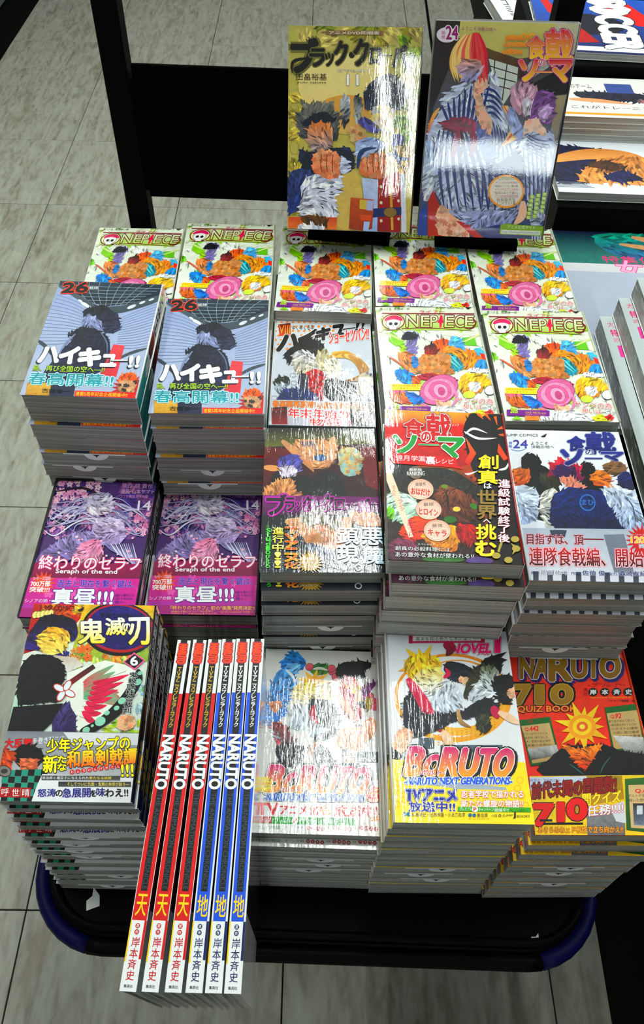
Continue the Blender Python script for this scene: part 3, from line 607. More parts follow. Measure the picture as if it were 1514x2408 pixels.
def cover_kitchen():
    P = Print(.113, .175, [(105, 120), (1235, 140), (1555, 1650), (345, 1645)], 8)
    P.bg((232, 236, 238), (200, 206, 214), .05)
    B = (8, 10, 14)
    P.blob([(290, 520), (300, 400), (370, 372), (440, 400), (490, 470), (470, 490), (560, 560), (640, 760), (600, 1000), (420, 1060), (300, 800)], B, (20, 24, 30), .3)
    P.blob([(860, 520), (880, 470), (940, 470), (985, 520), (1000, 620), (1080, 760), (980, 840), (860, 700)], B, (16, 18, 24), .3)
    P.blob([(190, 560), (260, 530), (350, 550), (372, 620), (330, 690), (240, 720), (190, 650)], (216, 120, 50), (196, 90, 30), .7, 4)
    P.blob([(200, 740), (300, 710), (420, 760), (440, 900), (430, 1010), (380, 1080), (260, 1100), (215, 900)], (196, 206, 220), (160, 176, 206), .5, 5)
    P.blob([(460, 610), (540, 570), (630, 620), (660, 700), (560, 760), (480, 700)], (60, 60, 40), (30, 34, 24), .7, 4); P.blob([(460, 800), (600, 750), (640, 900), (580, 1100), (520, 1180), (470, 1000)], (206, 206, 196), (176, 180, 176), .4, 5)
    P.blob([(940, 600), (1000, 550), (1100, 560), (1140, 630), (1100, 700), (980, 690)], (236, 150, 60), (206, 100, 30), .7, 4); P.lock([(1070, 660), (1180, 780), (1230, 930), (1180, 1040)], 60, (236, 140, 50), (196, 90, 24), .6)
    P.blob([(1080, 500), (1160, 450), (1270, 480), (1280, 540), (1180, 600), (1100, 560)], (150, 110, 70), (96, 70, 50), .7, 4); P.blob([(1200, 600), (1280, 560), (1390, 620), (1400, 720), (1290, 750), (1210, 700)], (24, 36, 110), (14, 20, 60), .6, 4)
    P.blob([(1030, 760), (1180, 720), (1340, 760), (1430, 720), (1500, 900), (1540, 1110), (1340, 1140), (1220, 1150), (1060, 1100)], (200, 212, 228), (156, 172, 204), .5, 5); P.lock([(1250, 800), (1330, 920), (1345, 1120)], 12, (60, 70, 96))
    P.blob([(530, 620), (560, 540), (550, 460), (620, 480), (640, 410), (700, 450), (780, 440), (800, 490), (870, 520), (840, 580), (880, 630), (830, 660), (700, 640), (600, 600)], (226, 30, 60), (90, 20, 70), .6, 4)
    P.blob([(590, 560), (660, 500), (780, 520), (820, 600), (760, 640), (640, 630)], (60, 26, 90), (40, 20, 70), .5); P.blob([(650, 640), (760, 620), (880, 700), (880, 740), (740, 740)], (216, 140, 120), None, .3, 3)
    P.blob([(540, 1000), (600, 800), (740, 730), (900, 740), (1040, 780), (1100, 900), (1200, 1080), (1220, 1170), (1060, 1150), (700, 1150), (600, 1160)], (18, 44, 116), (8, 20, 60), .6, 6)
    P.ring(905, 880, 76, 84, 12, (60, 110, 180)); P.txt('まひ', 850, 850, 965, 905, (60, 110, 180), b=.03)
    P.rect(260, 1140, 1480, 1155, (170, 178, 190), None, 0, 0)
    P.txt('JUMP COMICS', 132, 168, 448, 205, K0, b=.0); P.poly([(475, 195), (540, 160), (520, 200), (495, 204)], K0)
    P.txt('24', 205, 235, 345, 320, (84, 40, 140), (60, 80, 170), b=.03); P.vtxt('第巻', 158, 250, 196, 320, (40, 110, 190)); P.lock([(180, 335), (260, 350), (350, 320)], 6, (90, 150, 214)); P.txt('ようこそ', 378, 252, 545, 285, K0, b=.03); P.txt('決戦の地へ', 380, 290, 605, 322, K0, b=.03)
    NV = (30, 40, 130)
    for c, x0, y0, x1, y1 in (('食', 735, 195, 905, 345), ('戟', 915, 150, 1195, 370), ('ソ', 670, 340, 870, 490), ('ー', 900, 400, 1065, 450), ('マ', 1060, 360, 1270, 450)): P.txt(c, x0, y0, x1, y1, (40, 50, 140), (20, 24, 100), b=.06, o=((.14, (170, 180, 206)), (.1, (60, 70, 130))))
    P.txt('の', 905, 335, 985, 385, NV, b=.03, o=((.09, W0),))
    P.new(.0001)
    P.rect(270, 1150, 1570, 1655, (170, 178, 190), (206, 208, 216), .15)
    for k in range(9): P.rect(380+130*k, 1560, 430+130*k, 1655, (50, 54, 66), (70, 74, 86), .4)
    P.poly([(1040, 1200), (1230, 1190), (1300, 1560), (1120, 1560)], (120, 126, 140), None, .3); P.poly([(540, 1160), (700, 1160), (680, 1230), (560, 1240)], (60, 66, 84), None, .3)
    PK = (240, 130, 150)
    P.txt('目指すは、頂', 325, 1200, 850, 1300, (84, 10, 24), b=.03, o=((.12, (200, 40, 70)), (.09, (246, 190, 200)))); P.rect(850, 1238, 1040, 1252, (120, 14, 34)); P.txt('連隊食戟編、開始', 345, 1330, 1390, 1505, (190, 16, 40), (30, 6, 10), b=.03, o=((.12, (200, 40, 80)), (.09, (246, 206, 214)))); P.rect(1390, 1395, 1545, 1412, (190, 30, 60))
    P.burst(1400, 1250, 100, 165, 20, (190, 16, 34)); P.txt('シリーズ累計', 1300, 1185, 1490, 1205, W0, b=.03, o=((.1, (40, 50, 140)),)); P.txt('1200', 1290, 1215, 1460, 1275, (250, 190, 40), b=.06, o=((.14, (200, 20, 20)), (.1, W0))); P.txt('万部', 1465, 1240, 1530, 1272, (40, 50, 140), b=.04, o=((.12, W0),)); P.txt('突破!!', 1360, 1285, 1500, 1325, (40, 50, 140), b=.05, o=((.14, W0),))
    P.txt('原作:', 358, 1560, 440, 1590, (60, 66, 120), b=.03); P.txt('附田祐斗', 455, 1548, 695, 1592, (40, 44, 110), b=.05, o=((.1, W0),)); P.txt('作画:', 725, 1560, 820, 1590, (60, 66, 120), b=.03); P.txt('佐伯 俊', 828, 1545, 1035, 1592, (40, 44, 110), b=.05, o=((.1, W0),)); P.txt('協力:', 1058, 1560, 1155, 1590, (60, 66, 120), b=.03); P.txt('森崎友紀', 1165, 1545, 1410, 1592, (40, 44, 110), b=.05, o=((.1, W0),))
    P.ell(1520, 1520, 92, 76, PK, None, 0, 0, 24, 6, (206, 60, 90)); P.ell(1525, 1520, 76, 62, (226, 190, 160), (150, 90, 60), .6)
    return P
def cover_fan():
    P = Print(.113, .175, [(255, 50), (1335, 100), (1090, 1790), (-5, 1750)], 9)
    P.bg((226, 232, 214), (200, 216, 214), .2)
    P.poly([(255, 50), (760, 72), (640, 240), (500, 420), (140, 520), (180, 300)], (196, 60, 30), (176, 40, 24), .5)
    P.spat(260, 60, 800, 160, 12, 20, 60, [(236, 160, 50), (226, 190, 90), (206, 90, 30)]); P.poly([(700, 60), (1330, 100), (1310, 420), (1240, 620), (640, 600), (600, 500), (640, 300)], (236, 190, 70), (150, 190, 90), .7)
    P.spat(600, 440, 1200, 620, 24, 20, 60, [(130, 170, 80), (190, 214, 120), (226, 150, 80), (206, 226, 170)]); P.spat(880, 1130, 1160, 1230, 14, 16, 40, [(200, 220, 90), (160, 200, 80)]); P.spat(1150, 700, 1240, 1100, 12, 20, 50, [(140, 190, 220), (190, 220, 226), (150, 200, 150)])
    for k in range(5): P.ell(270+34*k, 160-3*k, 24, 34, (240, 226, 150), None, .3, 20, 10, 3)
    P.petals(560, 440, 760, 600, 8, 44, [(226, 120, 70), (206, 150, 90)], (120, 60, 30)); P.petals(190, 290, 330, 420, 6, 30, [(176, 30, 24), (206, 50, 30)])
    P.ell(1000, 310, 320, 250, K0, None, 0, 8, 40); P.ell(1005, 305, 300, 226, (176, 16, 16), None, .2, 8, 40); P.ell(1005, 300, 278, 206, (26, 18, 110), (18, 12, 84), .15, 8, 40)
    for x, y in ((990, 130), (1110, 130), (860, 460), (985, 470), (1105, 480), (1230, 480), (820, 170), (1215, 190)):
        for k in range(4): t = R(45*k+10); P.lock([(x-60*math.cos(t), y-50*math.sin(t)), (x, y), (x+60*math.cos(t), y+50*math.sin(t))], (2, 2), (76, 60, 160), None, 0, 1)
    P.txt('JUMP COMICS', 305, 68, 615, 134, K0, b=.0, sk=14); P.poly([(640, 125), (700, 95), (690, 130), (660, 140)], K0)
    P.txt('きめつのやいば', 840, 155, 1215, 200, K0, b=.03, sk=24)
    for c, x0, y0, x1, y1 in (('鬼', 655, 215, 880, 440), ('滅', 890, 210, 1060, 370), ('の', 1045, 265, 1110, 345), ('刃', 1090, 215, 1270, 460)): P.txt(c, x0, y0, x1, y1, W0, (240, 226, 40), b=.05, o=((.1, (30, 20, 60)),), it=-6)
    # dark field, pale wing shapes and sash
    P.blob([(250, 300), (330, 190), (480, 170), (620, 230), (640, 380), (560, 440), (500, 400), (480, 470), (580, 520), (520, 560), (400, 500), (270, 490), (190, 460)], (10, 8, 14), (60, 40, 130), .5, 4)
    P.blob([(330, 330), (430, 280), (560, 330), (570, 420), (520, 510), (400, 530), (300, 450)], (236, 176, 80), (226, 206, 120), .3)
    P.poly([(130, 540), (260, 500), (420, 540), (360, 900), (60, 1200), (0, 1180), (40, 800)], (226, 230, 220), (150, 200, 176), .3); P.poly([(0, 1060), (90, 900), (80, 1150), (10, 1200)], (96, 176, 140), (226, 90, 110), .3)
    P.poly([(440, 540), (640, 570), (700, 640), (560, 700)], (196, 180, 160), (226, 226, 220), .3)
    P.poly([(560, 700), (880, 600), (1040, 640), (1150, 700), (1150, 900), (1010, 1020), (700, 1260), (640, 1180), (560, 960)], (232, 236, 226), (226, 230, 220), .2)
    for k in range(8):
        t = k/7; x = 880+270*t-460*t*t*.5; y = 620+90*t; P.lock([(700, 800+18*k), (800+26*k, 740+34*k), (960+14*k-30*t, 640+62*k)], 60, (96, 180, 140), (214, 60, 96), .3)
    for k in range(7): P.lock([(780-14*k, 800+40*k), (900-24*k, 790+54*k), (1090-48*k, 730+66*k)], 56, (220, 60, 96), (206, 40, 80), .3); P.lock([(740-12*k, 830+42*k), (900-24*k, 760+60*k), (1060-48*k, 700+68*k)], (3, 3), (40, 40, 40), None, 0)
    P.poly(crom([(1150, 690), (1190, 720), (1180, 820), (1040, 1040), (860, 1180), (700, 1250), (680, 1190), (820, 1110), (980, 960), (1080, 820)], 4), K0)
    for x, y, r in ((1175, 722, 22), (1155, 800, 34), (1105, 880, 26), (1020, 960, 34), (975, 1020, 24), (895, 1060, 24), (840, 1130, 46), (775, 1165, 14), (725, 1200, 32)): P.ell(x, y, r, r*.8, (150, 206, 180), None, .3, -30)
    P.blob([(230, 560), (330, 530), (440, 560), (540, 640), (520, 820), (520, 940), (340, 960), (160, 960), (150, 700)], (14, 14, 18), None, .1); P.poly([(120, 990), (530, 970), (520, 1060), (330, 1240), (60, 1200)], (8, 8, 12))
    P.lock([(540, 830), (660, 740), (790, 650)], (50, 40), (30, 40, 40), (150, 40, 30), .9); 
    for a in (30, 120, 210, 300): P.ell(540+52*math.cos(R(a)), 860+50*math.sin(R(a)), 46, 24, (226, 236, 240), None, .3, a, 12, 8, (190, 60, 30))
    P.blob([(540, 980), (600, 1000), (640, 1130), (620, 1260), (480, 1260), (440, 1150)], (70, 60, 110), (40, 30, 80), .5, 4); P.blob([(980, 1110), (1080, 1085), (1130, 1140), (1110, 1190), (1000, 1210)], (236, 190, 150), None, .3, 3)
    P.poly([(1035, 620), (1130, 535), (1225, 610), (1130, 695)], (226, 110, 150)); P.poly([(1050, 618), (1130, 550), (1208, 610), (1130, 680)], K0); P.txt('6', 1098, 572, 1158, 652, W0, b=.05)
    P.vtxt('鬼殺隊柱合裁判', 1085, 710, 1155, 1070, K0, b=.06, o=((.14, W0),), lean=-70)
    P.new(.0002)
    P.poly([(0, 1190), (1270, 1240), (1270, 1800), (-20, 1760)], (126, 130, 136), (206, 208, 210), .1); P.poly([(540, 1215), (1270, 1245), (1270, 1340), (620, 1320)], (216, 218, 220))
    P.txt('一大反響', -10, 1255, 290, 1330, (206, 20, 24), b=.06, o=((.12, K0),), sk=6); P.txt('を巻き起こす', 295, 1255, 550, 1310, W0, b=.02, sk=-14)
    P.blob([(150, 1400), (200, 1310), (330, 1330), (390, 1420), (340, 1480), (200, 1480)], (10, 12, 12), None, .2); P.blob([(200, 1440), (330, 1430), (330, 1540), (240, 1560)], (200, 110, 80), (176, 96, 70), .3); P.blob([(0, 1360), (120, 1350), (140, 1470), (20, 1560)], (190, 80, 50), None, .7)
    for i in range(7):
        for j in range(5):
            if (i+j) % 2: x = 60+52*i; y = 1510+52*j; P.poly([(x, y), (x+52, y+4), (x+46, y+54), (x-6, y+50)], (60, 150, 130), None, .2)
            else: x = 60+52*i; y = 1510+52*j; P.poly([(x, y), (x+52, y+4), (x+46, y+54), (x-6, y+50)], (14, 20, 18))
    P.ell(75, 1520, 54, 40, (130, 126, 120), None, .5, 20, 14, 6); P.ell(75, 1520, 28, 20, (60, 60, 60))
    for i, c in enumerate('吾峠呼世晴'[1:]): P.poly([(-30+82*i, 1640+4*i), (48+82*i, 1644+4*i), (42+82*i, 1722+4*i), (-36+82*i, 1718+4*i)], (170, 20, 30)); P.txt(c, -20+82*i, 1652+4*i, 36+82*i, 1710+4*i, W0, b=.03)
    P.poly([(380, 1550), (1110, 1600), (1090, 1790), (300, 1770), (340, 1640)], (228, 230, 232))
    P.txt('少年ジャンプの', 410, 1270, 1080, 1380, (250, 240, 40), b=.05, o=((.13, K0),), sk=-10); P.txt('新', 385, 1405, 500, 1540, (250, 240, 40), b=.05, o=((.12, K0),)); P.vtxt('たな', 500, 1405, 570, 1530, (250, 240, 40), b=.05, o=((.14, K0),)); P.txt('和風剣戟譚', 575, 1370, 1135, 1505, (250, 230, 50), (236, 96, 20), b=.055, o=((.11, K0),), sk=-12)
    for i, c in enumerate('わふうけんげきたん'): P.ell(617+46*i, 1540-4.5*i, 20, 17, (206, 30, 30)); P.txt(c, 607+46*i, 1530-4.5*i, 628+46*i, 1552-4.5*i, W0)
    P.txt('!!!', 1010, 1490, 1105, 1585, (250, 240, 40), b=.07, o=((.16, K0),))
    P.rect(375, 1562, 1000, 1598, (40, 40, 40), (90, 90, 90), 0, 18); P.txt('炭治郎と禰豆子に与えられた', 380, 1568, 750, 1592, W0, b=.01, sk=10); P.txt('新たなる試練', 755, 1578, 930, 1602, (240, 220, 90), sk=4); P.rect(510, 1612, 1085, 1652, (40, 40, 40), (90, 90, 90), 0, 16); P.txt('そしてついに仇敵・鬼舞辻無惨が動き―', 580, 1618, 1070, 1650, (230, 214, 120), b=.01, sk=14)
    P.txt('怒涛', 350, 1668, 490, 1728, (40, 40, 120), b=.05, o=((.1, (200, 200, 230)),)); P.txt('の', 490, 1680, 545, 1728, K0, b=.04); P.txt('急展開', 545, 1668, 765, 1738, (40, 40, 120), b=.05, o=((.1, (200, 200, 230)),)); P.txt('を', 765, 1685, 810, 1735, K0, b=.04); P.txt('味', 812, 1670, 880, 1736, (40, 40, 120), b=.05); P.txt('わえ!!', 882, 1680, 1060, 1740, K0, b=.04)
    return P
def cover_team():
    P = Print(.113, .175, [(155, 65), (1200, 125), (1245, 1870), (40, 1840)], 10)
    P.bg((224, 224, 220), (230, 230, 228), .02)
    P.blob([(320, 170), (390, 90), (440, 110), (520, 190), (490, 270), (330, 270), (296, 220)], (60, 150, 220), (40, 120, 200), .8, 5); P.blob([(350, 220), (470, 225), (470, 290), (420, 320), (360, 280)], (120, 180, 226), None, .2, 3)
    P.blob([(260, 300), (330, 265), (420, 330), (440, 420), (380, 500), (330, 700), (200, 810), (150, 780), (160, 620), (200, 420)], (90, 160, 220), (60, 130, 210), .6, 5); P.lock([(340, 270), (400, 330), (430, 400)], 26, (230, 236, 240)); P.lock([(300, 400), (230, 560), (220, 700)], 8, (40, 90, 160)); P.blob([(190, 600), (280, 570), (300, 610), (230, 680)], (230, 160, 120), None, .5, 4)
    P.blob([(560, 250), (640, 215), (730, 240), (750, 300), (600, 320)], (50, 120, 60), (90, 140, 60), .8, 4); P.lock([(590, 270), (660, 265), (740, 290)], 26, (220, 226, 210))
    for x, y in ((770, 300), (800, 350), (560, 250), (1110, 540), (1140, 590), (1150, 640), (270, 930), (290, 970), (260, 900), (760, 270)): P.ell(x, y, 36, 34, (226, 110, 120), (206, 90, 110), .6, 0, 12, 4)
    P.blob([(800, 310), (830, 240), (930, 205), (1080, 215), (1130, 250), (1060, 300), (1070, 350), (1010, 370), (940, 400), (840, 380)], (14, 14, 16), None, .1); P.blob([(850, 370), (960, 360), (1000, 420), (950, 500), (880, 460)], (226, 70, 100), (240, 190, 60), .1, 3)
    P.blob([(830, 450), (930, 480), (1000, 560), (1040, 700), (1000, 780), (900, 720), (850, 600)], (196, 30, 70), (170, 20, 60), .5, 5); P.blob([(950, 470), (1010, 440), (1040, 470), (960, 520)], (240, 190, 50), None, .5, 3); P.blob([(1040, 440), (1160, 405), (1110, 510), (1060, 550)], (110, 50, 110), (150, 90, 150), .6, 4); P.blob([(1060, 570), (1130, 560), (1120, 660), (1050, 650)], (176, 150, 60), None, .6, 3)
    P.lock([(800, 490), (900, 640), (1000, 790)], 74, (236, 180, 140), (226, 150, 110), .4); P.lock([(1000, 480), (1010, 560), (1050, 640)], 56, (236, 190, 150), None, .4); P.lock([(1000, 600), (1050, 620), (1080, 660)], 60, (30, 34, 44), None, .2); P.lock([(990, 800), (1030, 850), (1060, 910)], 56, (24, 26, 30), None, .2)
    P.blob([(820, 880), (920, 820), (1030, 840), (1060, 780), (1140, 750), (1180, 820), (1140, 920), (1080, 960), (1030, 1050), (920, 1040), (820, 1000)], (236, 180, 136), (226, 160, 120), .5, 5)
    for k in range(9):
        a = R(40*k); P.poly([(600+40*math.cos(a+1.5), 400+40*math.sin(a+1.5)), (600+170*math.cos(a), 400+130*math.sin(a)), (600-40*math.cos(a+1.5), 400-40*math.sin(a+1.5))], (250, 206, 60), (226, 140, 30), .4)
    P.blob([(430, 430), (560, 400), (720, 430), (760, 520), (700, 640), (480, 640), (400, 560)], (246, 210, 90), (226, 230, 236), .5, 4)
    P.blob([(560, 600), (640, 560), (760, 600), (830, 700), (820, 860), (700, 950), (560, 900)], (40, 50, 60), (60, 66, 76), .5, 4); P.lock([(600, 620), (590, 720), (650, 800)], 50, (206, 40, 80)); P.blob([(400, 640), (520, 620), (550, 760), (480, 860), (370, 800)], (220, 226, 232), (190, 206, 216), .4, 4); P.lock([(560, 900), (640, 860), (760, 850)], 60, (180, 196, 206))
    P.blob([(190, 800), (300, 780), (400, 900), (440, 980), (300, 970)], (176, 60, 60), (120, 110, 120), .9, 4); P.lock([(190, 850), (240, 880)], 20, (180, 190, 200)); P.lock([(210, 900), (300, 930)], 20, (180, 190, 200))
    P.blob([(250, 1040), (330, 970), (450, 1000), (520, 1050), (440, 1200), (300, 1170)], (24, 26, 30), (34, 38, 48), .3, 3); P.blob([(530, 1040), (650, 990), (760, 1090), (800, 1230), (790, 1310), (680, 1270), (600, 1140)], (30, 34, 50), None, .3, 3); P.lock([(640, 960), (570, 1060), (580, 1190)], 36, (214, 160, 120))
    P.blob([(830, 1040), (920, 1060), (980, 1110), (960, 1220), (900, 1200), (880, 1120)], (206, 206, 214), (236, 176, 140), .6, 4)
    P.rect(1000, 1062, 1195, 1160, (90, 104, 110), (60, 74, 80), .4, 6); P.txt('III', 1100, 1085, 1160, 1138, (200, 206, 206), b=.06); P.ring(1055, 1112, 28, 24, 6, (200, 206, 206))
    for x in (480, 830): P.rect(x, 1170, x+190, 1240, (70, 80, 96))
    _boruto(P, [(200, 1195), (1150, 1230), (1115, 1470), (140, 1435)])
    P.burst(145, 1370, 60, 92, 20, (250, 226, 30), ry=.95); P.txt('モモシキ戦', 95, 1322, 205, 1345, K0); P.txt('完全決着!!', 85, 1350, 215, 1375, (200, 20, 30), b=.04); P.txt('待望の最新刊!!', 80, 1380, 215, 1402, K0)
    P.txt('-ボルト-', 270, 1405, 500, 1440, (196, 30, 60), b=.05, o=((.12, W0),)); P.txt('-NARUTO NEXT GENERATIONS-', 135, 1460, 1080, 1530, (30, 110, 200), b=.06, o=((.12, W0),), it=12, sk=10)
    P.new(.0001)
    P.poly([(60, 1540), (1240, 1560), (1245, 1870), (40, 1840)], (232, 232, 230)); 
    P.txt('TV', 75, 1555, 275, 1665, (206, 20, 50), b=.06); P.txt('アニメ化', 290, 1570, 640, 1665, (206, 20, 50), b=.06, o=((.1, W0),), sk=4); P.txt('も', 650, 1580, 760, 1665, (240, 150, 40), b=.06); P.txt('放送中', 790, 1575, 1150, 1680, (206, 20, 50), b=.07, sk=6); P.txt('!!', 1155, 1590, 1215, 1665, (206, 20, 50), b=.06, it=10)
    P.rect(45, 1680, 980, 1750, (40, 160, 70), None, 0, 18); P.rect(80, 1682, 215, 1746, (170, 30, 50)); P.txt('ジャンプ', 90, 1695, 205, 1735, W0); P.txt('プレミアム', 250, 1695, 400, 1738, W0); P.ell(430, 1722, 28, 36, W0); P.txt('P', 415, 1700, 446, 1744, (200, 30, 60), b=.05); P.txt('キャンペーン', 465, 1698, 670, 1742, W0); P.txt('開催中!!', 685, 1702, 855, 1752, W0, b=.04)
    P.ell(1150, 1475, 72, 76, (226, 40, 40)); P.txt('テレビ東京系', 1090, 1415, 1215, 1440, (250, 226, 60), b=.02); P.txt('毎週水曜', 1100, 1448, 1200, 1476, (250, 226, 60), b=.03); P.txt('夕方', 1125, 1482, 1180, 1508, (250, 226, 60), b=.03); P.txt('5時55分より', 1090, 1512, 1220, 1540, (250, 226, 60), b=.03)
    P.txt('オレの物語…!!', 75, 1770, 360, 1808, (40, 150, 80), b=.02); P.txt('作・監修', 450, 1775, 515, 1800, K0); P.txt('漫画', 725, 1780, 765, 1800, (150, 120, 20)); P.txt('脚本', 970, 1785, 1005, 1805, (150, 120, 20)); P.txt('つばさ!!', 1120, 1680, 1240, 1730, (240, 150, 30), b=.06, sk=-12)
    for x0, st in ((555, '岸本斉史'), (800, '池本幹雄'), (1040, '小太刀右')):
        for i, c in enumerate(st): P.poly([(x0+44*i+20*math.cos(R(60*k)), 1790+4*i+22*math.sin(R(60*k))) for k in range(6)], (180, 20, 60)); P.txt(c, x0+44*i-11, 1778+4*i, x0+44*i+11, 1802+4*i, W0)
    return P
def _boruto(P, q):
    (x0, y0), (x1, y1), (x2, y2), (x3, y3) = q
    ws = [.165, .16, .175, .165, .15, .17]; t = 0
    for ch, w in zip('BORUTO', ws):
        a, b = t, t+w; sm = .28 if ch == 'O' and t < .4 else 0
        X0 = x0+(x1-x0)*a; X1 = x0+(x1-x0)*b; Yt = y0+(y1-y0)*a+(y3-y0)*sm; Yb = y3+(y2-y3)*a; it = (x0-x3)
        P.txt(ch, X0-it+6, Yt, X1-it-6, Yb, (206, 14, 120), (240, 170, 50), b=.09, o=((.19, K0), (.125, (246, 240, 240))), it=it, sh=(14, 10, K0)); t = b
def cover_leap():
    P = Print(.113, .175, [(130, 90), (1168, 125), (1438, 1812), (205, 1780)], 11)
    P.bg((226, 232, 238), (232, 232, 230), .02)
    P.ell(720, 690, 505, 385, (226, 150, 30), (240, 180, 60), .2, 5, 44); P.ell(715, 680, 470, 350, (236, 238, 240), None, 0, 5, 44); P.ell(770, 690, 420, 330, (236, 160, 40), (240, 190, 90), .3, 5, 36); P.ell(760, 660, 360, 290, (232, 236, 240), None, 0, 5, 36)
    for i in range(14):
        for j in range(5): P.ell(560+40*i, 1010+22*j-i*i*.9, 9, 7, (236, 160, 40), None, 0, 0, 6)
    P.rect(425, 1035, 560, 1130, (80, 92, 104)); P.rect(615, 1100, 1150, 1160, (90, 104, 120), None, 0, 6)
    P.poly([(375, 150), (950, 150), (955, 205), (375, 205)], (240, 240, 236)); P.ring(665, 178, 1, 1, 1, K0)
    for q in ((350, 140, 960, 152), (350, 196, 960, 212)): P.rect(*q, (206, 24, 100), None, 0, 6)
    P.rect(340, 128, 372, 215, (180, 14, 80)); P.rect(955, 140, 990, 225, (180, 14, 80)); P.txt('青天を翔る新たな木の葉たち!', 400, 162, 932, 200, K0, b=.02)
    P.txt('NOVEL', 695, 228, 1040, 305, (226, 30, 120), b=.08, o=((.16, K0), (.12, W0)), it=14); P.txt('1', 1075, 170, 1120, 305, (226, 30, 120), b=.1, o=((.2, K0), (.15, W0))); P.txt('ノベル', 925, 300, 1025, 328, (226, 30, 120), b=.05)
    P.lock([(640, 220), (700, 260), (660, 330)], 90, (206, 30, 90), (30, 34, 44), .3); P.blob([(860, 115), (960, 115), (970, 150), (870, 150)], (236, 196, 160), None, .2, 3)
    P.blob([(640, 400), (760, 390), (880, 440), (900, 520), (820, 560), (700, 540)], (26, 30, 40), (40, 46, 60), .3, 3); P.blob([(780, 510), (860, 520), (830, 570), (770, 550)], (236, 196, 160), None, .3, 3)
    P.blob([(940, 430), (1030, 340), (1120, 370), (1140, 450), (1100, 500), (980, 480)], (14, 14, 20), None, .2); P.poly([(1030, 340), (1180, 300), (1130, 350), (1185, 370), (1120, 400)], (14, 14, 20))
    P.blob([(940, 440), (1060, 420), (1110, 500), (1060, 580), (960, 550)], (96, 100, 70), (206, 216, 222), .15, 4); P.blob([(1100, 500), (1230, 520), (1220, 680), (1200, 760), (1060, 680), (1050, 590)], (14, 16, 20), None, .2); P.blob([(820, 620), (900, 440), (950, 450), (920, 600), (830, 700)], (60, 60, 40), None, .5, 3); P.blob([(930, 560), (1050, 600), (1060, 690), (880, 720), (860, 650)], (226, 232, 236), (206, 214, 226), .2, 3)
    P.blob([(1190, 640), (1245, 620), (1240, 690), (1200, 700)], (236, 196, 160), None, .2, 3)
    # blonde leaf bursts, jacket and leg colour fields
    for k in range(11):
        a = R(32.7*k); r = 215 if k % 2 else 165; P.poly([(450+55*math.cos(a+1.4), 400+55*math.sin(a+1.4)), (450+r*math.cos(a), 400+r*.9*math.sin(a)), (450-55*math.cos(a+1.4), 400-55*math.sin(a+1.4))], (250, 216, 90), (240, 180, 50), .3)
    for r, c in ((110, (240, 180, 60)), (74, (250, 220, 110)), (40, (226, 140, 50))): P.ell(450, 400, r, r*.9, c, None, .2)
    P.blob([(300, 420), (360, 330), (520, 320), (620, 380), (560, 470), (400, 560)], (246, 206, 80), (240, 190, 60), .3, 0)
    P.blob([(370, 540), (460, 440), (580, 420), (640, 520), (620, 620), (500, 670), (400, 620)], (250, 220, 110), (230, 236, 240), .1, 4)
    P.blob([(340, 640), (330, 520), (400, 640), (540, 760), (600, 900), (450, 1020), (330, 1000), (290, 740)], (26, 28, 40), (36, 40, 56), .3, 4); P.lock([(330, 520), (450, 700), (560, 900), (630, 990)], 100, (216, 30, 90), (190, 20, 80), .3)
    P.blob([(540, 690), (640, 600), (640, 520), (780, 640), (790, 760), (700, 840), (570, 820)], (220, 226, 234), (200, 210, 224), .3, 4); P.lock([(640, 520), (680, 480), (650, 430)], 40, (216, 30, 90))
    P.blob([(360, 820), (560, 830), (800, 800), (960, 710), (1060, 720), (1120, 770), (1050, 850), (800, 880), (560, 980), (400, 1000)], (24, 26, 34), (30, 34, 46), .3, 3); P.lock([(1060, 770), (1090, 830), (1110, 880)], 76, (196, 24, 84)); P.lock([(1110, 820), (1220, 880), (1290, 930)], 66, (240, 206, 176), None, .3); P.lock([(760, 790), (790, 900), (880, 950)], 40, (206, 170, 120), (160, 120, 80))
    P.blob([(930, 860), (1030, 850), (1040, 980), (970, 1000), (920, 930)], (70, 74, 50), (40, 44, 36), .5, 3); P.blob([(280, 940), (380, 1000), (330, 1100), (260, 1190), (200, 1120)], (240, 206, 176), None, .3, 4); P.poly([(190, 1110), (290, 1190), (260, 1225), (195, 1210)], K0)
    P.lock([(630, 980), (680, 1060), (720, 1150)], 84, (240, 206, 176), (232, 196, 160), .3); 
    P.new(.0001)
    P.poly([(200, 1225), (1345, 1262), (1436, 1812), (205, 1780)], (250, 222, 20), (250, 226, 40), .06)
    for x, y in ((230, 1440), (260, 1520), (1280, 1490), (1320, 1560), (240, 1620), (1350, 1640), (1300, 1420), (300, 1580)): P.ring(x, y, 34, 34, 12, (246, 196, 20), 7)
    P.poly([(440, 1440), (700, 1420), (900, 1450), (1180, 1480), (1190, 1505), (760, 1490)], (170, 180, 190))
    _boruto(P, [(350, 1125), (1275, 1160), (1250, 1390), (300, 1360)])
    P.txt('-ボルト-', 430, 1322, 650, 1362, (206, 30, 60), b=.06, o=((.14, W0),)); P.txt('-NARUTO NEXT GENERATIONS-', 300, 1388, 1230, 1450, (20, 100, 210), b=.07, o=((.14, W0),), it=10, sk=6)
    P.txt('TVアニメ', 315, 1485, 755, 1592, (30, 50, 150), b=.07, o=((.14, (30, 50, 150)), (.1, W0)), sk=8); P.txt('放送中!!', 340, 1600, 740, 1685, (30, 50, 150), b=.07, o=((.13, W0),), sk=8)
    P.txt('忍者学校で描かれる', 795, 1505, 1330, 1572, W0, b=.04, o=((.12, (236, 110, 30)),), sk=6); P.txt('新たな螺旋の物語!!', 795, 1588, 1330, 1655, W0, b=.04, o=((.12, (236, 110, 30)),), sk=8)
